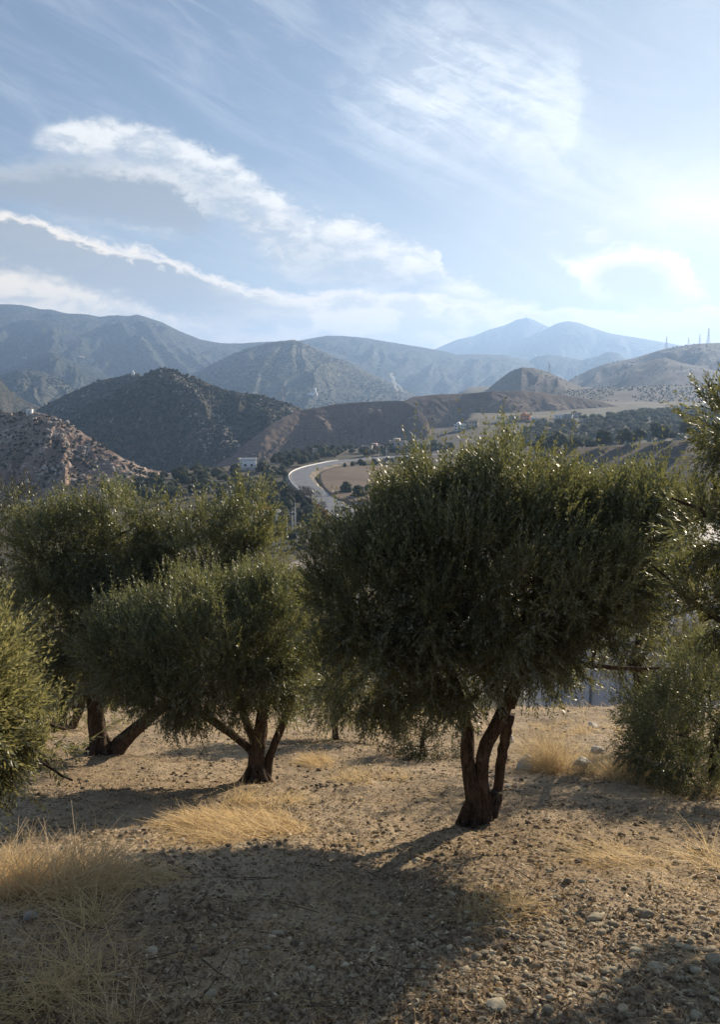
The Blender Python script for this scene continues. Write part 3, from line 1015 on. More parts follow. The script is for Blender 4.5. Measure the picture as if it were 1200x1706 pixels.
def scatter_region(poly, n, sp, tries=6000):
    """points on the terrain inside an outline given on the photograph, at least sp apart"""
    xs = [a for a, _ in poly]; ys = [b for _, b in poly]
    corners = [on_ground(a, b) for a, b in poly]
    corners = [c_ for c_ in corners if c_ is not None]
    X0, X1 = min(c_[0] for c_ in corners) - 10, max(c_[0] for c_ in corners) + 10
    Y0, Y1 = min(c_[1] for c_ in corners) - 10, max(c_[1] for c_ in corners) + 10
    out = []
    for _ in range(tries):
        if len(out) >= n: break
        x, y = RG.uniform(X0, X1), RG.uniform(Y0, Y1)
        z = drop(x, y)
        a, b = project((x, y, z))
        if not inpoly(a, b, poly): continue
        if 396 < a < 432 and 770 < b < 806: continue
        if 755 < a < 800 and 705 < b < 735: continue
        if np.min(np.hypot(road_xy[:, 0] - x, road_xy[:, 1] - y)) < 9.5: continue
        if any((x - q[0]) ** 2 + (y - q[1]) ** 2 < sp * sp for q in out): continue
        out.append(np.array((x, y, z)))
    return out


FIELDP = [(530, 803), (530, 790), (548, 782), (640, 776), (730, 776), (730, 800), (640, 838), (560, 838), (540, 820)]
# woods on the left bench
for p in scatter_region([(262, 800), (330, 790), (400, 788), (440, 778), (470, 762), (520, 752), (600, 751), (560, 764), (505, 776), (488, 790), (484, 803), (470, 812), (440, 830), (400, 840), (320, 840), (230, 840), (200, 826)], 185, 5.6, 16000):
    vtree(p, RG.uniform(2.6, 4.6), 0 if RG.random() < 0.7 else 1)
for p in scatter_region([(420, 815), (480, 808), (540, 845), (556, 870), (545, 890), (510, 880), (470, 870), (430, 850)], 46, 4.6):
    vtree(p, RG.uniform(2.0, 3.6), 0 if RG.random() < 0.55 else 1, 'low olive tree in the hollow below the bend of the road', group='olive trees below the bend')
for p in scatter_region([(600, 752), (700, 745), (760, 745), (740, 757), (650, 759), (600, 762)], 36, 7.5):
    vtree(p, RG.uniform(2.4, 4.2), 0 if RG.random() < 0.6 else 1, 'olive tree between the road and the pale village houses', group='olive trees by the village')
# orchard rows inside the bend
rowp = []
for i in range(9):
    for j in range(3):
        a = 560 + i * 17 + j * 6 + RG.normal(0, 2); b = 769.5 + j * 4.2 - i * 0.35 + RG.normal(0, 0.6)
        q = on_ground(a, b)
        if q is not None and np.min(np.hypot(road_xy[:, 0] - q[0], road_xy[:, 1] - q[1])) > 6.5:
            vtree(q - (0, 0, 0.2), RG.uniform(1.7, 2.6), 0 if RG.random() < 0.5 else 1, 'small round olive tree in the orchard between road and ploughed field', group='orchard trees beside the field')
# bushes in and by the road
q = on_ground(577, 826); vtree(q, 4.6, 1, 'large dark rounded tree at the near edge of the ploughed field', 'tree', None, 'dark_round_tree', 0.95)
q = on_ground(597, 832); vtree(q, 4.0, 1, 'dark rounded tree hugging the crown of the large olive, beside the road', 'tree', None, 'dark_round_tree', 0.95)
q = on_ground(618, 827); vtree(q, 3.6, 1, 'dark tree half hidden behind the large olive crown, near the field', 'tree', None, 'dark_round_tree', 0.95)
for a, b, r_ in ((544, 852, 1.6), (550, 859, 1.8), (556, 867, 1.9), (539, 846, 1.2), (562, 876, 1.7)):
    q = on_ground(a, b)
    vtree(q + np.array((-2.2, 0, -0.3)), r_, 2, 'golden autumn bush on the bank just outside the road', 'bush', 'golden bushes on the road bank', 'golden_bush', 1.0)
for (a, b, r_), lb in zip(((497, 838, 4.8), (519, 842, 4.2), (512, 829, 3.4), (535, 856, 3.4)),
                          ('widest leafless grey tree beneath the bend of the road', 'leafless grey tree touching the road edge below the bend', 'smaller leafless tree behind the widest one, right below the parapet', 'leafless grey tree nearest the golden bushes')):
    q = on_ground(a, b)
    vtree(q, r_, 3, lb, 'bare tree', None, 'bare_tree', 1.0, me=BARE[RG.integers(0, 2)])
for a, b, h, lb in ((381 / 3 + 380, 640 + 385 / 3, 7.0, 'slim dark cypress standing above the valley olives near the white house'),
                    (372 / 3 + 394, 640 + 372 / 3, 5.0, 'shorter dark cypress beside the slim one')):
    q = on_ground(a, b)
    o = vtree(q, 1.0, 1, lb, 'cypress', None, 'cypress_tree')
    o.scale = (1.6, 1.6, h / 1.7)
for p in scatter_region([(470, 885), (520, 880), (540, 900), (520, 925), (490, 925), (474, 905)], 9, 4.0):
    vtree(p, RG.uniform(1.4, 2.6), 1, 'dark bush on the bare ground between the olive crowns, above the dirt track', 'bush', 'dark bushes above the dirt track', 'valley_bush')
# the wooded slope at the right
left_n = 300 - len([1 for o in COL.objects if o.name.startswith('valley_olive_tree')])
pts = scatter_region([(850, 745), (870, 722), (900, 708), (960, 703), (1020, 697), (1080, 690), (1150, 684), (1230, 680), (1230, 738), (1100, 738), (1000, 748), (900, 758)], 420, 8.0, 16000)
pts.sort(key=lambda p: p[1])
for p in pts[:max(left_n, 0)]:
    vtree(p, RG.uniform(3.6, 6.0), 0 if RG.random() < 0.5 else 1, 'olive tree in the dense grove covering the slope below the right hills', group='olive grove on the right slope')
rest = pts[max(left_n, 0):]


def blobs(name, P, rad, mat, ico_=ICO0, jit=0.25, squash=0.75, sink=0.2, kind='stuff', parent=None, leafy=0):
    """many small lumps joined into one mesh"""
    P = np.asarray(P); n = len(P)
    v, f = ico_
    g = np.random.default_rng(n + 3)
    rad = np.broadcast_to(rad, (n,))
    S = rad[:, None] * np.stack((g.uniform(0.8, 1.2, n), g.uniform(0.8, 1.2, n), squash * g.uniform(0.8, 1.2, n)), -1)
    V = v[None] * (1 + g.normal(0, jit, (n, len(v), 1)) * 0.6) * S[:, None, :]
    V = V + P[:, None, :] + (0, 0, 1) * (S[:, 2] * (1 - sink))[:, None, None]
    Fa = (f[None] + (np.arange(n) * len(v))[:, None, None]).reshape(-1, 3)
    return link(name, mesh_np(name, V.reshape(-1, 3), Fa, mat, False), parent, kind=kind)


def crown_stuff(name, P, rlo, rhi, mats, **kw):
    """many crowns with leaf clumps joined into one mesh"""
    m = MB(); g = np.random.default_rng(5)
    src = [clump_crown(300 + k, 170, 0.19, 6) for k in range(4)]
    src = [(np.concatenate(s.v), [np.concatenate(s.f[3]), np.concatenate(s.f[4])]) for s in src]
    for p in P:
        v, fs = src[g.integers(0, 4)]
        r = g.uniform(rlo, rhi); a = g.uniform(0, 6.28)
        c_, s_ = cos(a), sin(a)
        q = v * r; q = np.column_stack((q[:, 0] * c_ - q[:, 1] * s_, q[:, 0] * s_ + q[:, 1] * c_, q[:, 2] * 0.9)) + p
        m.v.append(q)
        for f in fs: m.f[f.shape[1]].append(f + m.n)
        m.n += len(q)
    return m.obj(name, mats, kind='stuff', **kw)


if rest:
    crown_stuff('grove', rest, 3.4, 5.8, M_VTREE[0])

M_SHRUB = foliage_mat('hill_shrub', (0.065, 0.068, 0.045), (0.065, 0.068, 0.045), 0.1, (0.08, 0.08, 0.04), 0.95, 0.1)
M_ROCK = plain('bare_rock', (0.40, 0.35, 0.29), 0.9, 0.3, 0.25, 0.2, 0.3, 1.0)
# shrubs and outcrops on the hills
cl = lambda s, k: (lambda P, px, v: fbm(P[:, 0] / s + k, P[:, 1] / s, 3) + RG.normal(0, 0.12, len(P)) > 0.0)
P = on_ridge('rocky_hill', 2600, cl(28, 2.0)); blobs('hill_shrubs', P, np.clip(np.exp(RG.normal(-0.4, 0.45, len(P))), 0.25, 1.8), M_SHRUB, squash=0.7)
P = on_ridge('rocky_hill', 700, lambda P, px, v: (fbm(P[:, 0] / 16 + 9, P[:, 1] / 16, 3) > 0.14)); blobs('outcrops', P, RG.uniform(0.5, 2.0, len(P)), M_ROCK, jit=0.6, squash=0.8, sink=0.6)
P = on_ridge('dark_hill', 9000, lambda P, px, v: fbm(P[:, 0] / 38 + 1, P[:, 1] / 38, 3) + RG.normal(0, 0.22, len(P)) > -0.05); blobs('hill_shrubs', P, np.clip(np.exp(RG.normal(0.05, 0.5, len(P))), 0.25, 3.4), M_SHRUB, squash=0.7)
P = on_ridge('dark_shoulder', 1400); blobs('hill_shrubs', P, RG.uniform(0.9, 2.2, len(P)), M_SHRUB, squash=0.7)
P = on_ridge('dark_hill', 700, lambda P, px, v: (np.abs(px - (300 + 120 * v)) < 42) | ((px > 400) & (v < 0.12) & (fbm(P[:, 0] / 20, P[:, 1] / 20, 2) > 0.1)))
blobs('outcrops', P, RG.uniform(0.6, 2.2, len(P)), M_ROCK, jit=0.6, squash=0.7, sink=0.65)
P = on_ridge('brown_near', 260, lambda P, px, v: (fbm(P[:, 0] / 30 + 3, P[:, 1] / 30, 3) > 0.22) & (v > 0.15)); blobs('outcrops', P, RG.uniform(0.5, 1.8, len(P)), M_ROCK, jit=0.6, squash=0.6, sink=0.65)
P = on_ridge('brown_near', 500, lambda P, px, v: v > 0.3); blobs('hill_shrubs', P, RG.uniform(0.4, 1.2, len(P)), M_SHRUB)
P = on_ridge('brown_far', 400, lambda P, px, v: v > 0.2); blobs('hill_shrubs', P, RG.uniform(0.4, 1.2, len(P)), M_SHRUB)
# scattered orchard on the plain, planted in loose rows
P = on_ridge('plain', 3200, lambda P, px, v: (px > 860) & (px < 1260) & (fbm(P[:, 0] / 120, P[:, 1] / 120 + 4, 2) > -0.22))
P = P[np.unique(np.round(P[:, :2] / 9).astype(int), axis=0, return_index=True)[1]]
blobs('orchard', P[:1500], RG.uniform(0.9, 1.8, len(P[:1500])), M_SHRUB, ICO0)
for nm, cnt, a, b in (('cone_hill', 150, 0.6, 1.6), ('right_hill', 500, 1.0, 2.6), ('right_spur', 260, 0.8, 2.2)):
    P = on_ridge(nm, cnt); blobs('hill_shrubs', P, RG.uniform(a, b, len(P)), M_SHRUB)
P = on_ridge('mid_hill', 5000, cl(160, 5.0)); blobs('hill_shrubs', P, RG.uniform(1.2, 3.0, len(P)), M_SHRUB)
P = on_ridge('left_knoll', 1200, cl(120, 1.0)); blobs('hill_shrubs', P, RG.uniform(1.5, 4.0, len(P)), M_SHRUB)

# ------------------------------------------------------------------ houses
def house(px, py, w, d, h, mat, label, face=None, windows=((0.25, 0.6), (0.7, 0.6)), storeys=1, roof='flat', rz=None, cat='house', terrace=None, name='house', door=True, extra=None):
    q = on_ground(px, py)
    if q is None: return None
    rz = (atan2(-q[0], q[1]) + RG.uniform(-0.25, 0.25)) if rz is None else rz
    t = empty(name, tuple(q - (0, 0, 0.2)), label, cat, None, rz)
    MB().box(-w / 2, -d / 2, -1.5, w / 2, d / 2, h).obj('wall', mat, t)
    MB().box(-w / 2 - .12, -d / 2 - .12, h, w / 2 + .12, d / 2 + .12, h + 0.25).box(-w / 2 - .1, -d / 2 - .1, h + .25, w / 2 + .1, -d / 2 + .15, h + 0.8).box(-w / 2 - .1, d / 2 - .15, h + .25, w / 2 + .1, d / 2 + .1, h + 0.8)\
        .box(-w / 2 - .1, -d / 2 + .152, h + .25, -w / 2 + .15, d / 2 - .152, h + 0.8).box(w / 2 - .15, -d / 2 + .152, h + .25, w / 2 + .1, d / 2 - .152, h + 0.8).obj('roof', mat, t)
    sh = h / storeys
    for s in range(storeys):
        for fx, fz in windows:
            x = -w / 2 + fx * w; z = s * sh + fz * sh
            ww, wh = min(1.3, w * 0.13), min(1.3, sh * 0.38)
            fr = MB().box(x - ww / 2 - .1, -d / 2 - .09, z - wh / 2 - .1, x + ww / 2 + .1, -d / 2 + .1, z - wh / 2)\
                .box(x - ww / 2 - .1, -d / 2 - .09, z + wh / 2, x + ww / 2 + .1, -d / 2 + .1, z + wh / 2 + .1)\
                .box(x - ww / 2 - .1, -d / 2 - .09, z - wh / 2 + .002, x - ww / 2, -d / 2 + .1, z + wh / 2 - .002)\
                .box(x + ww / 2, -d / 2 - .09, z - wh / 2 + .002, x + ww / 2 + .1, -d / 2 + .1, z + wh / 2 - .002).obj('window', mat, t)
            MB().box(x - ww / 2, -d / 2 - .03, z - wh / 2, x + ww / 2, -d / 2 + .05, z + wh / 2).obj('pane', M_GLASS, fr)
    if door:
        MB().box(-0.5, -d / 2 - .06, 0.1, 0.5, -d / 2 + .1, 2.2).obj('door', M_STEEL, t)
    if terrace:
        x0, x1, zt = terrace
        MB().box(x0, -d / 2 + .4, h + .252, x1, d / 2 - .3, h + zt).obj('stair_head', mat, t)
    return t


house(413.5, 783, 9.4, 7, 6.0, M_WHITE, 'white cube house with two dark windows above the valley olives', windows=((0.33, 0.55), (0.72, 0.55)), storeys=1, rz=0.12)
house(455, 866, 5.5, 5, 2.6, M_WHITE, 'low white shed peeking out beside the crown of the back olive', windows=((0.5, 0.5),), rz=0.3, cat='shed', name='shed', door=False)
house(444, 862, 3.5, 4, 3.0, M_ORANGE, 'small orange walled hut next to the low white shed', windows=(), rz=0.2, cat='hut', name='hut', door=False)
hs = [(665, 750, 14, 9, 6.4, M_CREAM, 'largest cream house where the pale track leaves the valley', ((.2, .6), (.5, .6), (.8, .6)), 2),
      (648, 752, 8, 7, 4.0, M_GREYR, 'low grey house left of the largest cream house', ((.3, .6), (.7, .6)), 1),
      (627, 754, 11, 7, 4.4, M_PINK, 'long pink house with a flat roof among trees behind the road', ((.2, .6), (.5, .6), (.8, .6)), 1),
      (612, 755, 7, 6, 4.8, M_CREAM, 'small cream house at the left end of the roadside hamlet', ((.3, .6), (.7, .6)), 1),
      (688, 751, 8, 6, 3.4, M_CREAM, 'low cream house right of the largest cream house', ((.3, .6), (.7, .6)), 1),
      (530, 757, 7, 6, 3.6, M_CREAM, 'lone cream house in the trees behind the bend', ((.3, .6), (.7, .6)), 1),
      (767, 717, 15, 9, 6.8, M_WHITE, 'white two storey house at the foot of the brown hill, lowest in the village', ((.15, .6), (.4, .6), (.65, .6), (.88, .6)), 2),
      (779, 710, 9, 8, 4.6, M_GREYR, 'raw grey house between the two white village houses', ((.3, .6), (.7, .6)), 1),
      (789, 712, 12, 9, 8.0, M_CREAM, 'cream two storey house behind the tip of the large olive', ((.2, .6), (.5, .6), (.8, .6)), 2),
      (835, 704, 12, 9, 6.6, M_WHITE, 'white box house standing alone above the large olive crown', ((.2, .6), (.5, .6), (.8, .6)), 2),
      (856, 703, 12, 9, 7.2, M_GREYR, 'unfinished grey house beside the orange one', ((.25, .6), (.75, .6)), 2),
      (876, 700, 13, 9, 6.5, M_ORANGE, 'orange house with a pale flat roof on the village ridge', ((.2, .6), (.5, .6), (.8, .6)), 2),
      (890, 702, 9, 8, 4.2, M_WHITE, 'small white house right of the orange house', ((.3, .6), (.7, .6)), 1),
      (902, 703, 9, 8, 3.6, M_CREAM, 'low cream house at the end of the orange house row', ((.3, .6), (.7, .6)), 1),
      (932, 698, 12, 9, 4.8, M_WHITE, 'white house leftmost in the far cluster of the village', ((.2, .6), (.5, .6), (.8, .6)), 1),
      (947, 698, 10, 9, 5.4, M_GREYR, 'grey house in the middle of the far cluster', ((.3, .6), (.7, .6)), 1),
      (960, 696, 13, 9, 6.0, M_CREAM, 'cream house rising at the right of the far cluster', ((.2, .6), (.5, .6), (.8, .6)), 2),
      (975, 702, 12, 8, 3.4, M_CREAM, 'low cream barn below the far cluster', ((.3, .6), (.7, .6)), 1),
      (990, 704, 9, 8, 3.2, M_WHITE, 'last white house of the village, beside the grove', ((.3, .6), (.7, .6)), 1),
      (942, 705, 8, 7, 3.2, M_PINK, 'low pink house in front of the far cluster', ((.3, .6), (.7, .6)), 1)]
for a, b, w, d, h, mt, lb, wi, st in hs:
    if a > 740:
        k_ = 1.3 * on_ground(a, b)[1] / F
        w, d, h = w * k_, d * k_, h * k_
    house(a, b, w, d, h, mt, lb, windows=wi, storeys=st, terrace=(-w * .3, w * .05, 2.3) if w > 9 else None)
house(49, 690, 3.6, 4, 2.8, M_WHITE, 'small white house on the crest of the rocky hill', windows=((.5, .6),), rz=0.1)
house(521, 660, 26, 14, 9, M_WHITE, 'long white building with a tower on the distant hillside', windows=((.2, .6), (.5, .6), (.8, .6)), terrace=(2, 9, 14), door=False, name='building', cat='building')
house(221, 624.5, 4, 4, 3.4, M_WHITE, 'tiny white shrine on the shoulder left of the dark peak', windows=(), terrace=(-.8, .8, 3), door=False, name='shrine', cat='shrine')
for a, b, w in ((38, 598, 30), (130, 596, 26), (136, 597, 18)):
    house(a, b, w, 12, 8, M_CREAM, 'pale farmhouse far off on the blue hills at the left' if a == 38 else ('pale farm block far away, left of its smaller twin' if a == 130 else 'smaller pale farm block, right of its twin'), windows=(), door=False, name='farmhouse', cat='farmhouse')

# ------------------------------------------------------------------ pylons and poles
def pylon(p, h, thick, label, arms=3, name='pylon', cat='pylon', rz=0.5):
    t = empty(name, tuple(p), label, cat, None, rz)
    legs = [(-1, -1), (1, -1), (1, 1), (-1, 1)]
    wb = h * 0.11
    def corner(i, z):
        k = wb * (1 - 0.86 * min(z / (h * 0.72), 1))
        return np.array((legs[i][0] * k, legs[i][1] * k, z))
    m = MB()
    for i in range(4):
        MB().tube([corner(i, -2), corner(i, h * .72), corner(i, h)], thick, 4).obj('leg', M_STEEL, t)
    zs = np.linspace(0, h * 0.95, 9)
    for a, b in zip(zs[:-1], zs[1:]):
        for i in range(4):
            m.tube([corner(i, a), corner((i + 1) % 4, b)], thick * .6, 3, cap=False)
            m.tube([corner((i + 1) % 4, a), corner(i, b)], thick * .6, 3, cap=False)
    m.obj('lattice', M_STEEL, t)
    for k in range(arms):
        z = h * (0.72 + 0.12 * k); L = h * (0.17 - 0.02 * k)
        a = MB().tube([(-L, 0, z), (0, 0, z + h * .015), (L, 0, z)], thick * .8, 4)
        a.tube([(-L, 0, z), (0, 0, z + h * .05)], thick * .6, 3).tube([(L, 0, z), (0, 0, z + h * .05)], thick * .6, 3)
        a.obj('crossarm', M_STEEL, t)
    return t


def crest_point(name, px, behind=0.0):
    G, v, pxs = RIDGES[name]
    i = int(np.argmin(np.abs(v))); j = int(np.argmin(np.abs(pxs - px)))
    return G[i, j]


PYL = [('right_hill', 1111, 38, 'pylon leftmost on the skyline of the right hill, left of the hill crest', 0.26),
       ('right_hill', 1148, 24, 'small pylon on the skyline between the left one and the pair', 0.2),
       ('right_hill', 1166, 30, 'thin pylon just left of the tallest one on the skyline', 0.2),
       ('right_hill', 1181, 46, 'tallest pylon with wide arms on the right skyline', 0.32),
       ('cone_hill', 916, 22, 'pylon standing on the crest of the cone shaped hill', 0.26)]
for nm, px, h, lb, th in PYL:
    pylon(crest_point(nm, px) - (0, 0, 0.8), h, th, lb)
pylon(crest_point('dark_hill', 471) - (0, 0, 0.5), 14, 0.12, 'pylon rising from the right crest of the dark hill', rz=0.2)
pylon(crest_point('peak_a', 877) - (0, 0, 6), 36, 2.2, 'mast on the summit of the farthest peak', arms=1, name='mast', cat='mast')


def utility_pole(px, py, h, label, arm=True):
    q = on_ground(px, py)
    t = empty('utility_pole', tuple(q), label, 'utility pole', None, 0.4)
    MB().tube([(0, 0, -.5), (0, 0, h)], (0.24, 0.15), 6).obj('pole', M_POLE, t)
    if arm:
        MB().box(-1.1, -.07, h - .5, 1.1, .07, h - .35).obj('crossarm', M_POLE, t)
        for x in (-1.0, 0.0, 1.0):
            MB().tube([(x, 0, h - .348), (x, 0, h - .1)], (.09, .05), 5).obj('insulator', M_WHITE, t)


utility_pole(478, 892, 7.2, 'nearest pale utility pole beneath the leafless trees')
utility_pole(487, 883, 6.4, 'middle pale utility pole beneath the leafless trees')
utility_pole(492, 876, 8.0, 'farthest and tallest of the pale poles beneath the leafless trees')
utility_pole(632, 764, 9.5, 'utility pole beside the road in front of the pink house')
utility_pole(644, 762, 7.5, 'utility pole in front of the largest cream house')
utility_pole(745, 740, 9.0, 'utility pole on the slope between hamlet and village')

# ------------------------------------------------------------------ car on the road
def car():
    i = int(np.argmin(np.hypot(*(ROAD[:, :2] - on_ground(572, 857)[:2]).T)))
    q = ROAD[i]
    ang = atan2(Tn[i, 1], Tn[i, 0])
    t = empty('parked_car', (q[0] + Nn[i, 0] * 1.6, q[1] + Nn[i, 1] * 1.6, q[2] + 0.10), 'small dark car on the road where it passes behind the olive crown', 'car', None, ang)
    paint = plain('dark_paint', (0.02, 0.022, 0.026), 0.3, 0.1, 1, 0.6)
    rub = plain('tyre_rubber', (0.015, 0.015, 0.015), 0.9)
    pr = [(-2.05, .35), (-2.1, .8), (-1.5, .98), (-1.0, 1.0), (1.0, .98), (1.95, .82), (2.1, .6), (2.05, .32)]
    def extr(pts, y, ins=0.0):
        n = len(pts)
        v = [(x, -y, z) for x, z in pts] + [(x, y, z) for x, z in pts]
        m = MB(); m.add(v, [(k, (k + 1) % n, n + (k + 1) % n, n + k) for k in range(n)])
        m.v.append(np.array([(np.mean([p[0] for p in pts]), s * y, np.mean([p[1] for p in pts])) for s in (-1, 1)])); b = m.n; m.n += 2
        m.f[3].append(np.array([(b, (k + 1) % n, k) for k in range(n)] + [(b + 1, n + k, n + (k + 1) % n) for k in range(n)]))
        return m
    extr(pr, 0.86).obj('body', paint, t)
    extr([(-1.35, .99), (-1.0, 1.42), (0.35, 1.45), (1.0, .985)], 0.70).obj('window', M_GLASS, t)
    extr([(-1.05, 1.425), (-0.9, 1.49), (0.3, 1.50), (0.42, 1.45)], 0.68).obj('roof', paint, t)
    for x in (-1.3, 1.3):
        for y in (-.85, .85):
            w = MB().tube([(x, y - .1, .32), (x, y + .1, .32)], .32, 12).obj('wheel', rub, t)
    for y in (-.6, .6):
        MB().box(2.0, y - .15, .6, 2.12, y + .15, .76).obj('headlight', M_WHITE, t)


car()

# ------------------------------------------------------------------ smoke from two fires on the far hillside
def smoke(px, py, h, drift, dens, name='smoke'):
    q = on_ground(px, py)
    m = bpy.data.materials.new('smoke'); m.use_nodes = True
    t = NT(m.node_tree)
    v = t.n('ShaderNodeVolumePrincipled')
    v.inputs['Color'].default_value = (0.93, 0.95, 0.97, 1); v.inputs['Density'].default_value = dens
    out = t.n('ShaderNodeOutputMaterial'); t.t.links.new(v.outputs[0], out.inputs['Volume'])
    P = []; r = []
    n = 12
    for i in range(n):
        s = i / (n - 1)
        P.append(q + np.array((drift * s ** 1.4 * h + h * .05 * sin(i * 1.9), 0, s * h))); r.append(h * (0.05 + 0.13 * s * (1.25 - s)))
    v_, f_ = MB().tube(P, r, 12, wob=0.5), None
    o = v_.obj(name, m, kind='stuff', smooth=True)
    return o


smoke(661, 652, 62, -0.35, 0.10)
smoke(672, 654, 30, -0.6, 0.09)

# ------------------------------------------------------------------ olive trees on the slope
def base_at(px, py):
    """point on the near slope under a photo position"""
    d = ray(px, py)
    ts = np.geomspace(1.5, 60, 900)
    P = EYE + d * ts[:, None]
    h = P[:, 2] - ground_z(P[:, 0], P[:, 1])
    i = int(np.argmax(h < 0))
    return P[i]


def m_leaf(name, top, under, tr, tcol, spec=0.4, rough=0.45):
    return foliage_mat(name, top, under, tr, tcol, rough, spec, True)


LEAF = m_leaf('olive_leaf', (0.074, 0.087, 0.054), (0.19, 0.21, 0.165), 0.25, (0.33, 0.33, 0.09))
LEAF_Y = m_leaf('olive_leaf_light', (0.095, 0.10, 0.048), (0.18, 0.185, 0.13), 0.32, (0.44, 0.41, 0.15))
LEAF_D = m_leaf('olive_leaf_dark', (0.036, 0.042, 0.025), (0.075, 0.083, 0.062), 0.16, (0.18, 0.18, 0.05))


def m_bark():
    m, t = material('olive_bark')
    p = t.pos()
    st = t.vm('MULTIPLY', p, (1.0, 1.0, 0.16))
    n = t.noise(st, 30, 6, 0.72, 2.2)
    n2 = t.noise(t.vm('MULTIPLY', p, (1, 1, 0.4)), 7, 4, 0.6, 1.0)
    v = n
    c = t.mix(t.step(n, 0.38, 0.62), (0.028, 0.020, 0.015), (0.135, 0.095, 0.068))
    c = t.mix(t.step(n2, 0.5, 0.72) * 0.7, c, (0.20, 0.16, 0.125))
    finish(t, c, 0.95, n * 0.9 + n2 * 0.5, 0.035, 0.15)
    return m


BARK = m_bark()
M_TWIG = plain('twig_bark', (0.12, 0.09, 0.06), 0.9, 0.2, 10)


def leaves_mesh(name, P, D, L, mats, rng, per=20, leaf=0.05, wid=0.0115, spread=0.62, tint_=None):
    """shoots at P growing along D with length L, each with paired lance-shaped leaves"""
    n = len(P)
    t = np.linspace(0.08, 1.0, per // 2)
    D = D / np.linalg.norm(D, axis=1)[:, None]
    A = np.cross(D, rng.normal(0, 1, (n, 3))); A /= np.linalg.norm(A, axis=1)[:, None] + 1e-9
    B = np.cross(D, A)
    bend = rng.normal(0, 0.12, (n, 3)) + (0, 0, 0.08)
    k = per // 2
    c = P[:, None, :] + D[:, None, :] * (L[:, None] * t)[..., None] + bend[:, None, :] * (L[:, None] * t ** 2)[..., None]   # n,k,3
    c = np.repeat(c[:, :, None, :], 2, 2)                                # n,k,2,3
    ph = (np.arange(k) % 2) * (pi / 2) + rng.uniform(0, pi, (n, 1))
    ph = ph[..., None] + np.array((0, pi)) + rng.normal(0, 0.35, (n, k, 2))
    lat = np.cos(ph)[..., None] * A[:, None, None, :] + np.sin(ph)[..., None] * B[:, None, None, :]
    fw = (0.75 + 0.5 * t)[None, :, None, None] * np.ones((n, k, 2, 1))
    ld = D[:, None, None, :] * fw + lat * spread + rng.normal(0, 0.18, (n, k, 2, 3)) + (0, 0, 0.05)
    ld /= np.linalg.norm(ld, axis=-1)[..., None]
    w = np.cross(ld, D[:, None, None, :] + rng.normal(0, 0.5, (n, k, 2, 3)))
    w /= np.linalg.norm(w, axis=-1)[..., None] + 1e-9
    nn = np.cross(ld, w)
    ll = leaf * rng.uniform(0.65, 1.25, (n, k, 2, 1)) * (1 - 0.35 * t ** 3)[None, :, None, None]
    ww = wid * rng.uniform(0.8, 1.2, (n, k, 2, 1)) * 0.5
    a = c; tip = c + ld * ll - nn * ll * 0.06
    mid = c + ld * ll * 0.48 + nn * ww * 0.35
    V = np.stack((a, mid + w * ww, tip, mid - w * ww), -2).reshape(-1, 3)
    Q = np.arange(len(V)).reshape(-1, 4)
    # the shoot itself, a thin strip
    tw = 0.0016
    e = P + D * L[:, None] * 0.9 + bend * L[:, None] * 0.8
    S = np.stack((P - A * tw, P + A * tw, e + A * tw * .5, e - A * tw * .5), 1).reshape(-1, 3)
    V = np.vstack((V, S))
    Q2 = np.arange(len(S)).reshape(-1, 4) + n * k * 2 * 4
    me = mesh_np(name, V, [Q, Q2], mats, False)
    # tint of each shoot: young growth paler, plus sky light painted on upward boughs
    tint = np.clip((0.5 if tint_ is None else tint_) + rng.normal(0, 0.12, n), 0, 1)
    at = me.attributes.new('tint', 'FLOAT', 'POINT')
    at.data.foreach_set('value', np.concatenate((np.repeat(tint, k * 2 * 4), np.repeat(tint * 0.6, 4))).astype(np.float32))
    return me


class Crown:
    """union of ellipsoids given on the photograph around a tree at depth y"""
    def __init__(s, y, ell):
        s.c = []; s.r = []
        for (px, py, dyy, rx, ry, rd) in ell:
            p = at_depth(px, py, y + dyy)
            z = (p[1]) * CP - (p[2] - EYE[2]) * SP
            k = z / F
            s.c.append(p); s.r.append((rx * k, rd * k, ry * k))
        s.c = np.array(s.c); s.r = np.array(s.r)

    def inside(s, P, k=1.0):
        d = (P[:, None, :] - s.c[None]) / s.r[None]
        return (np.linalg.norm(d, axis=2) < k).any(1)

    def depth(s, P):
        d = (P[:, None, :] - s.c[None]) / s.r[None]
        return np.linalg.norm(d, axis=2).min(1)

    def shell(s, n, rng, lo=0.72, hi=1.06, inner=0.12, lump=0.16):
        area = (s.r.prod(1)) ** (2 / 3)
        k = rng.choice(len(s.c), n * 3, p=area / area.sum())
        d = rng.normal(0, 1, (n * 3, 3)); d /= np.linalg.norm(d, axis=1)[:, None]
        f = rng.uniform(lo, hi, n * 3)
        f = np.where(rng.random(n * 3) < inner, rng.uniform(0.2, 0.8, n * 3), f)
        u = d * s.r[k] + s.c[k]
        f = f * (1 + lump * (fbm(u[:, 0] * 1.9 + u[:, 2] * 1.1, u[:, 1] * 1.9 - u[:, 2] * 1.3, 3) * 1.6))
        P = s.c[k] + d * f[:, None] * s.r[k]
        dep = s.depth(P)
        keep = (dep > 0.62) | (rng.random(n * 3) < inner)
        # airy gaps
        q_ = fbm(P[:, 0] * 3.3 + P[:, 1] * 2 + 3, P[:, 2] * 3.3 - P[:, 1] * 2, 2)
        keep &= (q_ > -0.34) & ((q_ > 0.0) | (f < 0.88))
        N = d / s.r[k]; N /= np.linalg.norm(N, axis=1)[:, None]
        return P[keep][:n], N[keep][:n]


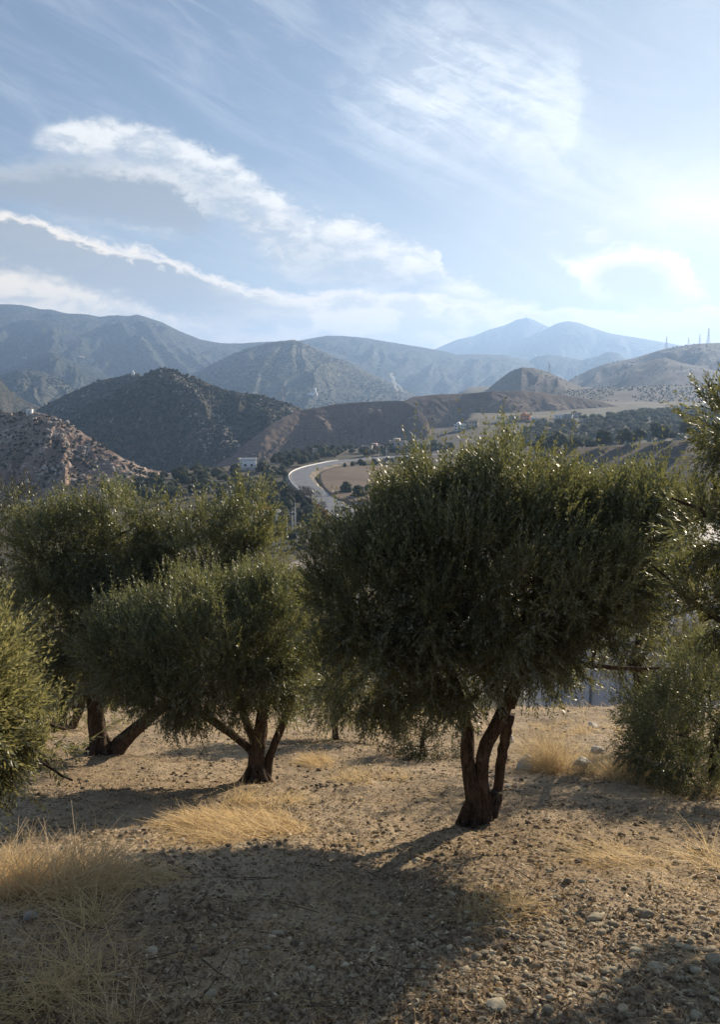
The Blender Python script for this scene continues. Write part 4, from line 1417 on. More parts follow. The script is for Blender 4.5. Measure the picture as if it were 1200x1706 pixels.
def branches(m, stems, targets, rng, r0=0.022, sides=5, keep=1.0):
    """limbs from stem ends out to targets inside the crown"""
    nodes = []
    for P, rad in stems:
        k = len(P)
        for i in range(k // 3, k):
            nodes.append((P[i], rad[i] if np.ndim(rad) else rad))
    T = np.array(targets)
    tops = np.array([q[0] for q in nodes])
    order = np.argsort([np.min(np.linalg.norm(tops - t_, axis=1)) for t_ in T])
    NP = [q[0] for q in nodes]; NR = [q[1] for q in nodes]
    for oi in order:
        t_ = T[oi]
        A_ = np.array(NP)
        d = np.linalg.norm(A_ - t_, axis=1)
        # prefer nodes lower than the target
        cost = d + 0.9 * np.clip(A_[:, 2] - t_[2] + 0.05, 0, None)
        j = int(np.argmin(cost)); a = A_[j]
        L = d[j]
        if L < 0.08: continue
        c1 = a * 0.55 + t_ * 0.45 + np.array((rng.normal(0, .08), rng.normal(0, .08), rng.uniform(0.0, 0.16))) * L
        tt_ = np.linspace(0, 1, 7)[:, None]
        Pq = a * (1 - tt_) ** 2 + 2 * c1 * tt_ * (1 - tt_) + t_ * tt_ ** 2
        Pq = Pq + rng.normal(0, 0.012, Pq.shape) * L * np.sin(pi * tt_)
        ra = min(NR[j] * 0.75, r0 * (0.5 + 0.8 * L))
        ra = max(ra, 0.006)
        rad = np.linspace(ra, max(ra * 0.35, 0.004), 7)
        m.tube(Pq, rad, sides, cap=False)
        for q in range(2, 7):
            NP.append(Pq[q]); NR.append(rad[q])


def stem_pts(y, pts, n=14, wob=0.005, rng=RG):
    """pts: (px, py, depth offset, radius px) -> smooth 3-D stem at depth y"""
    Q = []
    for (px, py, dyy, rp_) in pts:
        p = at_depth(px, py, y + dyy); z = p[1] * CP - (p[2] - EYE[2]) * SP
        Q.append((*p, rp_ * z / F))
    Q = np.array(Q)
    d = np.concatenate(([0], np.cumsum(np.linalg.norm(np.diff(Q[:, :3], axis=0), axis=1))))
    s = np.linspace(0, d[-1], n)
    # smooth through the points
    C = []
    m = len(Q)
    for i in range(m - 1):
        p0, p1, p2, p3 = Q[max(i - 1, 0)], Q[i], Q[i + 1], Q[min(i + 2, m - 1)]
        for t in np.linspace(0, 1, 10, endpoint=False):
            C.append(0.5 * ((2 * p1) + (-p0 + p2) * t + (2 * p0 - 5 * p1 + 4 * p2 - p3) * t * t + (-p0 + 3 * p1 - 3 * p2 + p3) * t ** 3))
    C.append(Q[-1]); C = np.array(C)
    d = np.concatenate(([0], np.cumsum(np.linalg.norm(np.diff(C[:, :3], axis=0), axis=1))))
    s = np.linspace(0, d[-1], n)
    R_ = np.stack([np.interp(s, d, C[:, k]) for k in range(4)], -1)
    R_[1:-1, :3] += rng.normal(0, wob, (n - 2, 3))
    return R_[:, :3], np.clip(R_[:, 3], 0.004, None)


def olive(base_px, stems, ell, nshoot, label, seed, leaf=0.05, per=20, mat=LEAF, shoot=(0.14, 0.30), ntarget=110, up=0.75, inner=0.10,
          name='olive_tree', cat='olive tree', y=None, wid=0.0115, hi=1.06, base=None, lump=0.16, sprigs=0, extra=None, dens=None, r0=0.022):
    rng = np.random.default_rng(seed)
    b = base if base is not None else base_at(*base_px)
    y = y or b[1]
    t = empty(name, (b[0], b[1], b[2]), label, cat, 'olive trees on the slope' if cat == 'olive tree' else None)
    inv = np.array(b)
    cr = Crown(y, ell)
    sts = []
    for i, pts in enumerate(stems):
        P, rad = stem_pts(y, pts, 18)
        if i == 0 or pts[0][3] > 8:
            P[0, 2] -= 0.12; rad *= 0.88; rad[0] *= 1.2; rad[1] *= 1.06
        sts.append((P, rad))
        MB().tube(P - inv, rad, 16 if rad[0] > 0.05 else 8, wob=0.28 if rad[0] > 0.085 else 0.12).obj('trunk' if i < 3 and rad[0] > 0.04 else 'limb', BARK, t, True)
    # roots that flare into the soil
    r00 = sts[0][1][0]
    if r00 > 0.05:
        m = MB(); q0 = sts[0][0][0]
        for k_ in range(7):
            an_ = k_ * 0.9 + rng.uniform(-.3, .3); Lr = r00 * rng.uniform(1.3, 1.9)
            ex = np.array((q0[0] + cos(an_) * Lr, q0[1] + sin(an_) * Lr, 0.0)); ex[2] = float(ground_z(ex[0], ex[1])) - .03
            up_ = np.array((q0[0] + cos(an_) * r00 * .45, q0[1] + sin(an_) * r00 * .45, q0[2] + 0.12 + r00 * rng.uniform(1.2, 2.4)))
            md = up_ * .45 + ex * .55; md[2] -= r00 * .25
            m.tube(np.array([up_, md, ex]) - inv, (r00 * .30, r00 * .30, r00 * .12), 8, wob=.2)
        m.obj('root_flare', BARK, t, True, kind='stuff')
    # limbs inside the crown
    T, _ = cr.shell(ntarget, rng, 0.35, 0.92, 0.3)
    m = MB()
    branches(m, sts, T, rng, r0=r0)
    for i in range(len(m.v)): m.v[i] = m.v[i] - inv
    m.obj('branches', BARK, t, True, kind='stuff')
    # boughlets: each carries a fan of shoots
    per_c = 15
    Pc, Nc = cr.shell(nshoot // per_c, rng, 0.70, hi + 0.06, inner, lump)
    nc = len(Pc)
    ext = np.median(cr.r) * 0.5
    sg = np.clip(ext * 0.26, 0.05, 0.16)
    ci = np.repeat(np.arange(nc), per_c)
    n = len(ci)
    fan = rng.normal(0, 1, (n, 3))
    P = Pc[ci] + fan * sg * rng.uniform(0.6, 1.2, nc)[ci][:, None] * (1, 1, 0.75)
    N = Nc[ci] + fan * 0.30
    N /= np.linalg.norm(N, axis=1)[:, None]
    ctint = np.clip(0.42 + 0.28 * Nc[:, 2] + rng.normal(0, 0.24, nc), 0, 1)[ci]  # random growth tone plus painted sky light, paler where boughlets face up
    D = N * (1 - up * 0.5) + np.array((0, 0, 1.0)) * up * rng.uniform(0.3, 1.3, (n, 1)) + rng.normal(0, 0.28, (n, 3))
    # low hanging shoots droop
    lowm = (N[:, 2] < -0.2)[:, None]
    D = np.where(lowm, N * 0.7 + rng.normal(0, 0.45, (n, 3)) + (0, 0, -0.25), D)
    L = rng.uniform(*shoot, n)
    if sprigs:
        top = np.where(N[:, 2] > 0.45)[0]
        k = rng.choice(top, min(sprigs, len(top)), replace=False)
        L[k] *= rng.uniform(1.2, 1.9, len(k)); D[k] = np.array((0, 0, 1.0)) + rng.normal(0, 0.22, (len(k), 3))
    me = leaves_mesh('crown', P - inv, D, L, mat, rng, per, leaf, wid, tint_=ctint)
    link('crown', me, t)
    if extra: extra(t, inv, y, rng)
    return t


# --- the large olive
def big_extra(t, inv, y, rng):
    # sawn stub leaning out at the foot of the trunk
    a = at_depth(822, 1345, y + 0.04); b = at_depth(829, 1319, y + 0.06)
    MB().tube([a - inv, (a + b) / 2 - inv, b - inv], (0.075, 0.07, 0.062), 10, wob=0.15).obj('sawn_stub', BARK, t)


B1 = base_at(792, 1374)
olive(None, [[(788, 1378, 0, 20), (790, 1345, 0, 18), (784, 1300, 0, 14), (780, 1255, 0, 13), (778, 1215, 0.03, 12), (765, 1160, 0.06, 12), (745, 1100, .1, 9), (740, 1030, .15, 6)],
             [(803, 1372, .03, 18), (806, 1338, .03, 15), (801, 1290, .0, 13), (810, 1245, -.03, 13), (834, 1200, -.02, 13), (850, 1160, 0, 12), (866, 1115, .05, 11), (880, 1050, .1, 8), (870, 980, .1, 6)],
             [(815, 1364, .10, 11), (827, 1330, .14, 9.5), (834, 1280, .15, 9.5), (842, 1230, .12, 10), (850, 1190, .07, 10)],
             [(850, 1158, .02, 9), (885, 1130, .1, 7), (930, 1108, .2, 6), (985, 1108, .3, 5), (1040, 1114, .35, 4), (1100, 1112, .4, 2.5)],
             [(848, 1170, 0, 7), (800, 1120, -.1, 6), (770, 1050, -.2, 5), (790, 960, -.25, 4)],
             [(765, 1165, .05, 8), (710, 1110, -.05, 6), (650, 1060, -.1, 5), (610, 1000, -.1, 3)],
             [(985, 1108, .3, 3), (1010, 1040, .3, 2.5), (1060, 960, .3, 2), (1100, 880, .3, 1.5)]],
      [(820, 955, 0, 215, 165, 190), (700, 970, -.05, 145, 150, 125), (625, 1000, -.05, 92, 115, 90), (745, 1100, 0, 108, 74, 100), (632, 1110, .0, 100, 82, 85), (950, 922, .1, 150, 105, 170), (1065, 880, .2, 82, 66, 90), (880, 1025, .05, 82, 68, 110), (840, 866, 0, 85, 76, 110), (722, 905, 0, 88, 70, 90), (1020, 885, .1, 98, 45, 100)],
      13500, 'largest olive tree, twisted forked trunk under a broad dome crown, middle of the slope', 21, ntarget=180, leaf=0.056, per=20, base=B1, extra=big_extra, sprigs=280, inner=0.2, r0=0.03, wid=0.0135, lump=0.22, up=1.1, shoot=(0.18, 0.38))

# --- the smaller olive left of it
B2 = base_at(428, 1303)
olive(None, [[(428, 1306, 0, 20), (427, 1270, 0, 16), (431, 1235, 0, 13), (438, 1190, 0.05, 11), (450, 1140, .1, 9), (455, 1080, .15, 6)],
             [(438, 1302, .05, 13), (450, 1262, .08, 8), (463, 1225, .08, 7.5), (480, 1185, .1, 7), (492, 1140, .1, 6), (500, 1080, .1, 4)],
             [(424, 1262, 0, 8), (408, 1240, 0, 6.5), (370, 1212, -.02, 6.5), (335, 1188, -.05, 6), (300, 1160, -.1, 5), (260, 1120, -.1, 4)],
             [(424, 1240, 0, 7), (408, 1195, 0.02, 6), (395, 1150, 0, 5), (370, 1090, 0, 4)]],
      [(365, 1058, 0, 132, 92, 150), (240, 1082, 0, 82, 70, 110), (452, 1048, .05, 72, 84, 110), (330, 1125, 0, 125, 60, 120), (195, 1060, 0, 40, 44, 60), (440, 1110, .1, 90, 70, 90)],
      9500, 'smaller olive tree with a flat wide crown, left of the largest one', 22, ntarget=120, leaf=0.052, per=18, base=B2, sprigs=400, inner=0.26, mat=LEAF, r0=0.026, wid=0.013)

# --- the old olive at the back left, leaning trunk
B3 = base_at(168, 1256)
olive(None, [[(166, 1262, 0, 17), (162, 1220, 0, 16), (156, 1170, 0, 14), (150, 1120, 0.1, 13), (165, 1060, .2, 11), (170, 980, .2, 8), (180, 900, .2, 5)],
             [(182, 1260, .05, 16), (212, 1228, .1, 14), (250, 1195, .15, 11), (290, 1160, .2, 9), (330, 1090, .3, 7), (370, 980, .4, 5), (390, 880, .4, 4)],
             [(150, 1120, .1, 8), (120, 1050, .1, 6), (95, 960, .1, 4)]],
      [(118, 915, .3, 52, 72, 80), (203, 898, .2, 56, 74, 90), (285, 918, .4, 44, 60, 80), (345, 940, .5, 46, 56, 80), (412, 872, .5, 38, 54, 60), (390, 950, .5, 62, 56, 80), (180, 985, .3, 110, 70, 120), (345, 930, .4, 100, 85, 110), (110, 1020, .2, 90, 110, 110), (210, 1040, .2, 110, 100, 120), (430, 915, .5, 42, 55, 60), (160, 1110, .2, 80, 60, 80), (90, 920, .2, 55, 62, 80)],
      11000, 'tall old olive at the back left with a thick trunk and a leaning one', 23, ntarget=150, leaf=0.075, per=14, base=B3, sprigs=120, mat=LEAF, wid=0.020, shoot=(0.2, 0.42), inner=0.24, r0=0.04, lump=0.22)

# --- dark olive cut by the left edge of the picture
B4 = base_at(40, 1228)
olive(None, [[(40, 1232, 0, 12), (36, 1180, 0, 10), (20, 1100, .1, 8), (10, 1000, .1, 5)]],
      [(-20, 960, .2, 75, 120, 100), (5, 900, .2, 55, 75, 80), (-60, 1050, .2, 90, 90, 100)],
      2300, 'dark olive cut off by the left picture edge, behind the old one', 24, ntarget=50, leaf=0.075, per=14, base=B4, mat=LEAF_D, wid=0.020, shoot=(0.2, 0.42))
# slender trunks between the two
B4b = base_at(104, 1216)
olive(None, [[(104, 1220, 0, 9), (102, 1180, 0, 8), (108, 1130, .1, 7), (100, 1060, .2, 5)], [(116, 1218, .1, 7), (132, 1185, .1, 6), (140, 1130, .2, 5)]],
      [(60, 1175, .5, 70, 46, 70), (150, 1190, .6, 70, 30, 60), (100, 1080, .4, 80, 70, 90), (140, 1150, .4, 60, 35, 60)],
      2000, 'young olive with two slender trunks between the dark one and the old one', 25, ntarget=40, leaf=0.07, per=12, base=B4b, mat=LEAF_Y, wid=0.017, shoot=(0.16, 0.34))

# --- sunlit olive between the two front trees
B8 = base_at(560, 1232)
olive(None, [[(560, 1236, 0, 6), (556, 1190, 0, 6), (548, 1130, .1, 5), (545, 1060, .1, 5)]],
      [(548, 1100, 0, 50, 70, 90), (535, 1130, 0, 55, 75, 80), (600, 1130, .2, 60, 70, 80)],
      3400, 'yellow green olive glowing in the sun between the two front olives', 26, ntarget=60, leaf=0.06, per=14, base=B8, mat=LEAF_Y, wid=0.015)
# --- low dark bush behind the large trunk
B9 = base_at(705, 1260)
olive(None, [[(705, 1262, 0, 6), (704, 1240, 0, 5), (708, 1215, 0, 4)]],
      [(705, 1225, 0, 60, 38, 70), (690, 1235, 0, 40, 26, 50)],
      900, 'low dark bush on the ground behind the largest olive trunk', 27, ntarget=30, leaf=0.055, per=12, base=B9, mat=LEAF_D, name='olive_bush', cat='bush', up=0.4)

# --- leafy olive at the left edge, close to the camera
B5 = np.array((-2.15, 3.6, float(ground_z(-2.15, 3.6))))
olive(None, [[(-205, 1560, 0, 40), (-195, 1400, 0, 34), (-170, 1250, .0, 26), (-120, 1140, .1, 16), (-60, 1080, .2, 9)],
             [(-195, 1400, 0, 20), (-120, 1290, .1, 12), (-40, 1210, .2, 8), (40, 1195, .3, 5), (110, 1215, .4, 2.5)],
             [(-195, 1350, 0, 14), (-110, 1260, .1, 9), (-20, 1230, .1, 6), (60, 1265, .2, 3.5), (120, 1300, .3, 2)]],
      [(-130, 1160, .2, 120, 95, 130), (-55, 1145, .3, 45, 60, 70), (-30, 1190, .3, 48, 50, 70), (-85, 1215, .2, 110, 60, 110), (-20, 1262, .3, 80, 28, 70), (60, 1245, .35, 46, 18, 40), (-120, 1180, 0, 150, 150, 200)],
      2300, 'bright leafy olive reaching in from the left edge, close to the camera', 28, ntarget=90, leaf=0.046, per=18, base=B5, y=3.6, mat=LEAF_Y, wid=0.010, up=0.45, inner=0.3, shoot=(0.12, 0.25), lump=0.3)

# --- olive at the right edge, close, with open branches
B6 = np.array((3.35, 5.3, float(ground_z(3.35, 5.3))))
olive(None, [[(1400, 1500, 0, 50), (1395, 1380, 0, 42), (1380, 1230, 0, 34), (1360, 1080, 0, 26), (1335, 920, -.1, 16), (1305, 850, -.2, 9), (1270, 790, -.2, 5)],
             [(1360, 1080, 0, 14), (1290, 980, -.1, 10), (1230, 900, -.1, 7), (1170, 850, -.1, 4), (1120, 830, -.1, 2)],
             [(1330, 920, -.1, 10), (1260, 830, -.2, 6), (1228, 780, -.3, 3.5), (1205, 700, -.3, 2)],
             [(1380, 1180, 0, 14), (1290, 1100, 0, 9), (1210, 1040, 0, 6), (1140, 990, 0, 3.5), (1085, 940, 0, 2)]],
      [(1360, 860, -.1, 140, 170, 160), (1285, 770, -.2, 50, 75, 80), (1218, 712, -.3, 28, 48, 50), (1228, 720, -.2, 36, 60, 60), (1212, 752, -.3, 26, 30, 45), (1250, 890, -.1, 85, 65, 100), (1185, 885, -.1, 55, 50, 60), (1210, 1010, 0, 85, 66, 90), (1340, 1080, 0, 130, 120, 140)],
      3600, 'olive with open dark sprays hanging in from the right picture edge', 29, ntarget=120, leaf=0.052, per=16, base=B6, y=5.3, mat=LEAF, wid=0.011, up=0.3, inner=0.35, shoot=(0.12, 0.26), lump=0.3)

# --- bush and olives behind it at the right
B7 = base_at(1150, 1312)
olive(None, [[(1150, 1316, 0, 8), (1148, 1280, 0, 7), (1152, 1230, 0, 5)], [(1185, 1312, 0, 8), (1190, 1260, 0, 6), (1200, 1210, 0, 5)]],
      [(1160, 1215, 0, 110, 85, 130), (1095, 1220, 0, 60, 70, 80), (1225, 1190, 0, 110, 110, 130), (1150, 1270, 0, 95, 45, 110), (1190, 1140, .2, 80, 66, 90)],
      3600, 'dense dark olive bush standing on the ground at the right edge', 30, ntarget=90, leaf=0.052, per=16, base=B7, mat=LEAF, name='olive_bush', cat='bush', up=0.6, inner=0.15)
B10 = base_at(1080, 1262)
olive(None, [[(1084, 1264, 0, 17), (1072, 1215, 0, 15), (1070, 1170, 0, 13), (1066, 1130, 0, 10), (1050, 1100, 0, 8)],
             [(1052, 1112, 0, 7), (1066, 1068, 0, 6), (1082, 1020, .1, 5), (1120, 960, .2, 4), (1150, 900, .2, 2.5)],
             [(1060, 1120, 0, 6), (1100, 1040, .1, 4.5), (1150, 1015, .1, 3), (1200, 1000, .1, 2)]],
      [(1150, 1010, .1, 80, 90, 110), (1090, 1010, 0, 70, 60, 80), (1120, 1090, 0, 90, 55, 90), (1000, 1060, 0, 75, 60, 80), (1190, 1100, .2, 80, 70, 90), (960, 1110, .1, 60, 40, 60), (1040, 960, .1, 80, 60, 80), (1120, 930, .2, 60, 60, 70)],
      2900, 'sparse yellow green olive behind the dark bush, one crooked limb crossing the wall', 31, ntarget=120, leaf=0.055, per=14, base=B10, mat=LEAF_Y, wid=0.013, inner=0.45, up=0.3, lump=0.3)
B11 = base_at(1150, 1255)
olive(None, [[(1148, 1258, 0, 9), (1130, 1160, 0, 8), (1140, 1100, 0.1, 6)]],
      [(1150, 1130, .3, 70, 60, 80), (1200, 1150, .3, 80, 70, 80), (1060, 1160, .1, 34, 46, 50)],
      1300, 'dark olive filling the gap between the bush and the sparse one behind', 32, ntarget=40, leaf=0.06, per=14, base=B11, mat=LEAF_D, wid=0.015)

# --- building below the lip at the right
M_WALL = plain('grey_render', (0.76, 0.74, 0.75), 0.9, 0.14, 0.35, 0.2, 0.02, 6.0)
a = at_depth(925, 1190, 46.0); b_ = at_depth(1360, 1190, 46.0)
ztop = at_depth(1100, 935, 46.0)[2]
t = empty('warehouse', ((a[0] + b_[0]) / 2, 50.0, a[2] - 6), 'large plain grey walled building below the slope, glimpsed through the right olives', 'building', None, -0.10)
wd = (b_[0] - a[0]) / 2; hh = ztop - (a[2] - 6)
MB().box(-wd, -4, -4, wd, 8, hh).obj('wall', M_WALL, t)
MB().box(-wd - .15, -4.15, hh, wd + .15, 8.15, hh + .22).obj('roof', M_GREYR, t)
m = MB(); g = np.random.default_rng(4)
for i in range(170):
    x = g.uniform(-wd, wd); yy = g.uniform(-4.0, -2.2); r_ = g.uniform(.08, .24)
    v, f = ICO1
    m.add(v * (r_, r_, r_ * .7) * (1 + g.normal(0, .12, (len(v), 1))) + (x, yy, hh + .22 + r_ * .4), f)
o = m.obj('rubble', M_WHITE, t); o['kind'] = 'stuff'
for k in range(9):
    x = -wd + wd * 2 * (k + .5) / 9
    MB().box(x - .06, -4.06, -3, x + .06, -3.99, hh - .3).obj('wall_rib', M_GREYR, t)

# ------------------------------------------------------------------ stones
def m_stone(name, c1, c2):
    m, t = material(name)
    oi = t.n('ShaderNodeObjectInfo'); g = t.n('ShaderNodeNewGeometry')
    p = E(t, t.n('ShaderNodeTexCoord').outputs['Object'])
    r = t.m('FRACT', E(t, oi.outputs['Random']) + E(t, g.outputs['Random Per Island']))
    n = t.noise(p, 6, 5, 0.65, 0.4)
    c = t.mix(r, c1, c2)
    c = t.mix(t.step(n, 0.35, 0.7) * 0.5, c, tuple(x * 0.55 for x in c1))
    finish(t, c, 0.85, n, 0.01, 0.3)
    return m


M_STONE = m_stone('river_stone', (0.30, 0.245, 0.16), (0.60, 0.53, 0.37))
M_PEBBLE = m_stone('pebble', (0.20, 0.16, 0.10), (0.60, 0.51, 0.35))
M_CHALK = plain('chalk_rock', (0.72, 0.68, 0.60), 0.9, 0.2, 9, 0.2, 0.02, 20)


def stone_mesh(seed, flat=0.5, ico_=ICO2, ang=0.22, mat=M_STONE):
    g = np.random.default_rng(seed)
    v, f = ico_
    o_ = g.uniform(0, 50, 3)
    n = fbm(v[:, 0] * 1.2 + o_[0], v[:, 1] * 1.2 + v[:, 2] * 1.7 + o_[1], 2)
    v = v * (1 + ang * 1.6 * n)[:, None]
    # a few flat cuts make it angular
    for _ in range(5):
        d = g.normal(0, 1, 3); d /= np.linalg.norm(d); h = g.uniform(0.62, 0.9)
        s = v @ d
        v = v - np.clip(s - h, 0, None)[:, None] * d * 0.9
    v = v * (1, g.uniform(0.6, 0.9), flat * g.uniform(0.7, 1.2))
    return mesh_np('stone', v, f, mat, True)


STONES = [stone_mesh(k, 0.5 if k % 3 else 0.36, ang=0.16 + 0.02 * (k % 4)) for k in range(14)]


def slope_n(x, y):
    e = 0.15
    return np.array((-(float(ground_z(x + e, y)) - float(ground_z(x - e, y))) / (2 * e), -(float(ground_z(x, y + e)) - float(ground_z(x, y - e))) / (2 * e), 1.0))


def put_stone(px, py, wpx, label=None, group='stones scattered on the dry slope', mat=None, me=None, flat=None, name='stone', cat='stone', h=None):
    p = base_at(px, py)
    z = np.linalg.norm(p - EYE)
    r = wpx / 2 * z / F
    o = link(name, me or STONES[RG.integers(0, 14)], None, label or 'rounded pale stone lying in the gravel of the foreground slope', cat, group)
    o.location = (p[0], p[1], float(ground_z(p[0], p[1])) + r * 0.14)
    o.rotation_mode = 'QUATERNION'
    q = Vector(slope_n(p[0], p[1])).to_track_quat('Z', 'Y') @ Matrix.Rotation(RG.uniform(0, 6.28), 3, 'Z').to_quaternion()
    o.rotation_quaternion = q
    o.scale = (r, r, r * (h or RG.uniform(0.8, 1.25)))
    return o


spec = [(828, 1681, 50, 'largest flat pale stone at the bottom edge of the slope'),
        (704, 1646, 24, 'smooth tan stone left of the largest flat one'),
        (705, 1662, 16, 'dark rounded pebble just below the smooth tan stone'),
        (809, 1591, 24, 'long tan stone with a rounded end in the stone cluster'),
        (795, 1597, 22, 'darker tan stone touching the long one in the cluster'),
        (1013, 1620, 22, 'egg shaped brown stone among the pale pebbles at the right'),
        (1097, 1612, 32, 'flat white stone lying in the sun at the right'),
        (1060, 1585, 20, 'upright pale block stone above the flat white one'),
        (1079, 1528, 24, 'pale rounded stone high up at the right of the stone field'),
        (993, 1533, 32, 'flat pale slab at the upper end of the stone field'),
        (1003, 1556, 22, 'blocky stone below the flat pale slab'),
        (915, 1578, 26, 'flat tan stone in the upper middle of the stone field'),
        (1045, 1692, 20, 'whitish stone in the little pile at the bottom right'),
        (1038, 1684, 22, 'grey stone leaning on the whitish one in the bottom pile'),
        (1150, 1655, 20, 'pale stone alone in the shade at the lower right'),
        (1195, 1605, 34, 'stone cut by the right picture edge'),
        (912, 1640, 14, 'dark angular chunk left of the bottom pile'),
        (624, 1525, 16, 'round pale stone at the edge of the big shadow'),
        (565, 1538, 20, 'rounded stone in the shade of the large olive, uphill one'),
        (462, 1556, 20, 'round stone lying deep in the tree shade'),
        (445, 1582, 16, 'small dark stone below the round one in the shade'),
        (351, 1660, 24, 'flat pale stone in the shadow at the bottom'),
        (518, 1614, 18, 'rounded stone in the lower part of the shadow'),
        (252, 1587, 24, 'dark flat stone in the middle of the left shadow'),
        (912, 1366, 14, 'white stone on the sunlit ground right of the trunk'),
        (1165, 1421, 22, 'pale flat stone under the dry stalks at the right'),
        (862, 1318, 14, 'brown rounded stone just right of the big trunk'),
        (1178, 1585, 30, 'wide brownish stone near the right edge'),
        (38, 1635, 24, 'pale stone among the shaded straw at the left')]
for a, b, w, lb in spec:
    put_stone(a, b, w, lb, None)
k = 0
while k < 215:
    a = RG.uniform(560, 1200); b = RG.uniform(1440, 1706)
    dens_ = np.exp(-((b - 1600) / 70) ** 2) * (0.35 + 0.65 * (a > 760)) + 0.12
    if RG.random() > dens_: continue
    put_stone(a, b, RG.uniform(9, 18) * (0.75 + (b - 1400) / 700)); k += 1
for _ in range(46):
    a = RG.uniform(60, 1190); b = RG.uniform(1380, 1690)
    put_stone(a, b, RG.uniform(9, 16), 'grey stone half sunk in the soil of the slope', 'half sunk stones on the slope')
# pale rocks by the golden grass
ch = [stone_mesh(60 + k, 0.75, ICO2, 0.5, M_CHALK) for k in range(3)]
put_stone(876, 1281, 34, 'white chalky rock between the big trunk and the golden grass', None, me=ch[0], name='rock', cat='rock', h=1.1)
put_stone(966, 1280, 44, 'broad white rock overgrown by the golden grass', None, me=ch[1], name='rock', cat='rock')
put_stone(851, 1237, 18, 'small white rock uphill of the chalky one', None, me=ch[2], name='rock', cat='rock')
put_stone(988, 1213, 20, 'white rock furthest up behind the golden grass', None, me=ch[0], name='rock', cat='rock')
put_stone(995, 1254, 26, 'flat white rock behind the broad overgrown one', None, me=ch[2], name='rock', cat='rock', h=.7)
put_stone(846, 1312, 13, 'white chip of rock closest to the sawn stub', None, me=ch[1], name='rock', cat='rock')


def bag(px, py, w, label):
    """crumpled plastic bag: a creased thin shell"""
    p = base_at(px, py); r = w / 2 * np.linalg.norm(p - EYE) / F
    v, f = ICO3
    g = np.random.default_rng(int(px))
    q = v * (1 + 0.55 * fbm(v[:, 0] * 2.4 + px, v[:, 1] * 2.4 + v[:, 2] * 2.1, 4, 0.7, True))[:, None]
    q = q * (1, .8, .75) * r * .8
    q[:, 2] = np.maximum(q[:, 2], -r * .35)
    o = link('plastic_bag', mesh_np('plastic_bag', q, f, M_BAG, False), None, label, 'plastic bag')
    o.location = (p[0], p[1], p[2] + r * .35)


mb, tb = material('thin_plastic')
finish(tb, (0.50, 0.47, 0.44), 0.45, None, 0, 0.5, (0.4, (0.7, 0.68, 0.65)))
M_BAG = mb
bag(50, 1530, 18, 'crumpled pale plastic bag lying in the shaded straw at the left')
bag(7, 1494, 22, 'white plastic bag caught in the golden grass at the left edge')


# ------------------------------------------------------------------ loose cover of the near slope
def near_points(n, r0=2.3, r1=30, a=32, rng=RG, pw=1.0):
    r = np.exp(rng.uniform(np.log(r0), np.log(r1), n) ** pw) if pw != 1.0 else np.exp(rng.uniform(np.log(r0), np.log(r1), n))
    th = np.radians(rng.uniform(-a, a, n))
    x, y = r * np.sin(th), r * np.cos(th)
    return np.column_stack((x, y, ground_z(x, y))), r


# pebbles, thicker in the stone field
g = np.random.default_rng(55)
P, r = near_points(52000, 2.4, 20, rng=g)
fx, fy = P[:, 0], P[:, 1]
dn = 0.05 + 0.95 * np.exp(-((fx - 1.6) / 1.6) ** 2 - ((fy - 3.9) / 1.1) ** 2) + 0.16 * sstep(fbm(fx * 0.9, fy * 0.9 + 4, 3), 0.0, 0.35)
P = P[g.random(len(P)) < dn * 0.62]
n = len(P)
S = np.exp(g.normal(np.log(0.0075), 0.45, n)) * (1 + 0.045 * P[:, 1])
v, f = ICO0
jit = 1 + g.normal(0, 0.13, (n, len(v), 1))
sc = S[:, None] * np.stack((g.uniform(.8, 1.3, n), g.uniform(.7, 1.1, n), g.uniform(.4, .75, n)), -1)
V = v[None] * jit * sc[:, None, :]
an = g.uniform(0, 6.28, n)[:, None]
V = np.stack((V[..., 0] * np.cos(an) - V[..., 1] * np.sin(an), V[..., 0] * np.sin(an) + V[..., 1] * np.cos(an), V[..., 2] - .33 * V[..., 1]), -1)
V = V + P[:, None, :] + (0, 0, 1) * (sc[:, 2] * 0.3)[:, None, None]
Fa = (f[None] + (np.arange(n) * len(v))[:, None, None]).reshape(-1, 3)
link('pebbles', mesh_np('pebbles', V.reshape(-1, 3), Fa, M_PEBBLE), kind='stuff')

# clods of earth
P, r = near_points(16000, 2.6, 26, rng=g)
P = P[fbm(P[:, 0] * 0.7 + 8, P[:, 1] * 0.7, 3) > -0.05]
M_CLOD = plain('soil_clod', (0.22, 0.165, 0.105), 0.95, 0.35, 20)
blobs('soil_clods', P - (0, 0, .006), np.clip(np.exp(g.normal(np.log(0.011), 0.55, len(P))), 0, 0.026) * (1 + .03 * P[:, 1]), M_CLOD, ICO0, 0.4, 0.6, 0.45)

# fallen leaves and chips
def m_litter():
    m, t = material('leaf_litter')
    gm = t.n('ShaderNodeNewGeometry')
    c = t.ramp(E(t, gm.outputs['Random Per Island']), [(0.0, (0.06, 0.04, 0.028)), (0.4, (0.17, 0.12, 0.075)), (0.75, (0.32, 0.235, 0.145)), (1.0, (0.68, 0.56, 0.36))])
    finish(t, c, 0.8, None, 0, 0.3, (0.18, (0.4, 0.28, 0.12)))
    return m


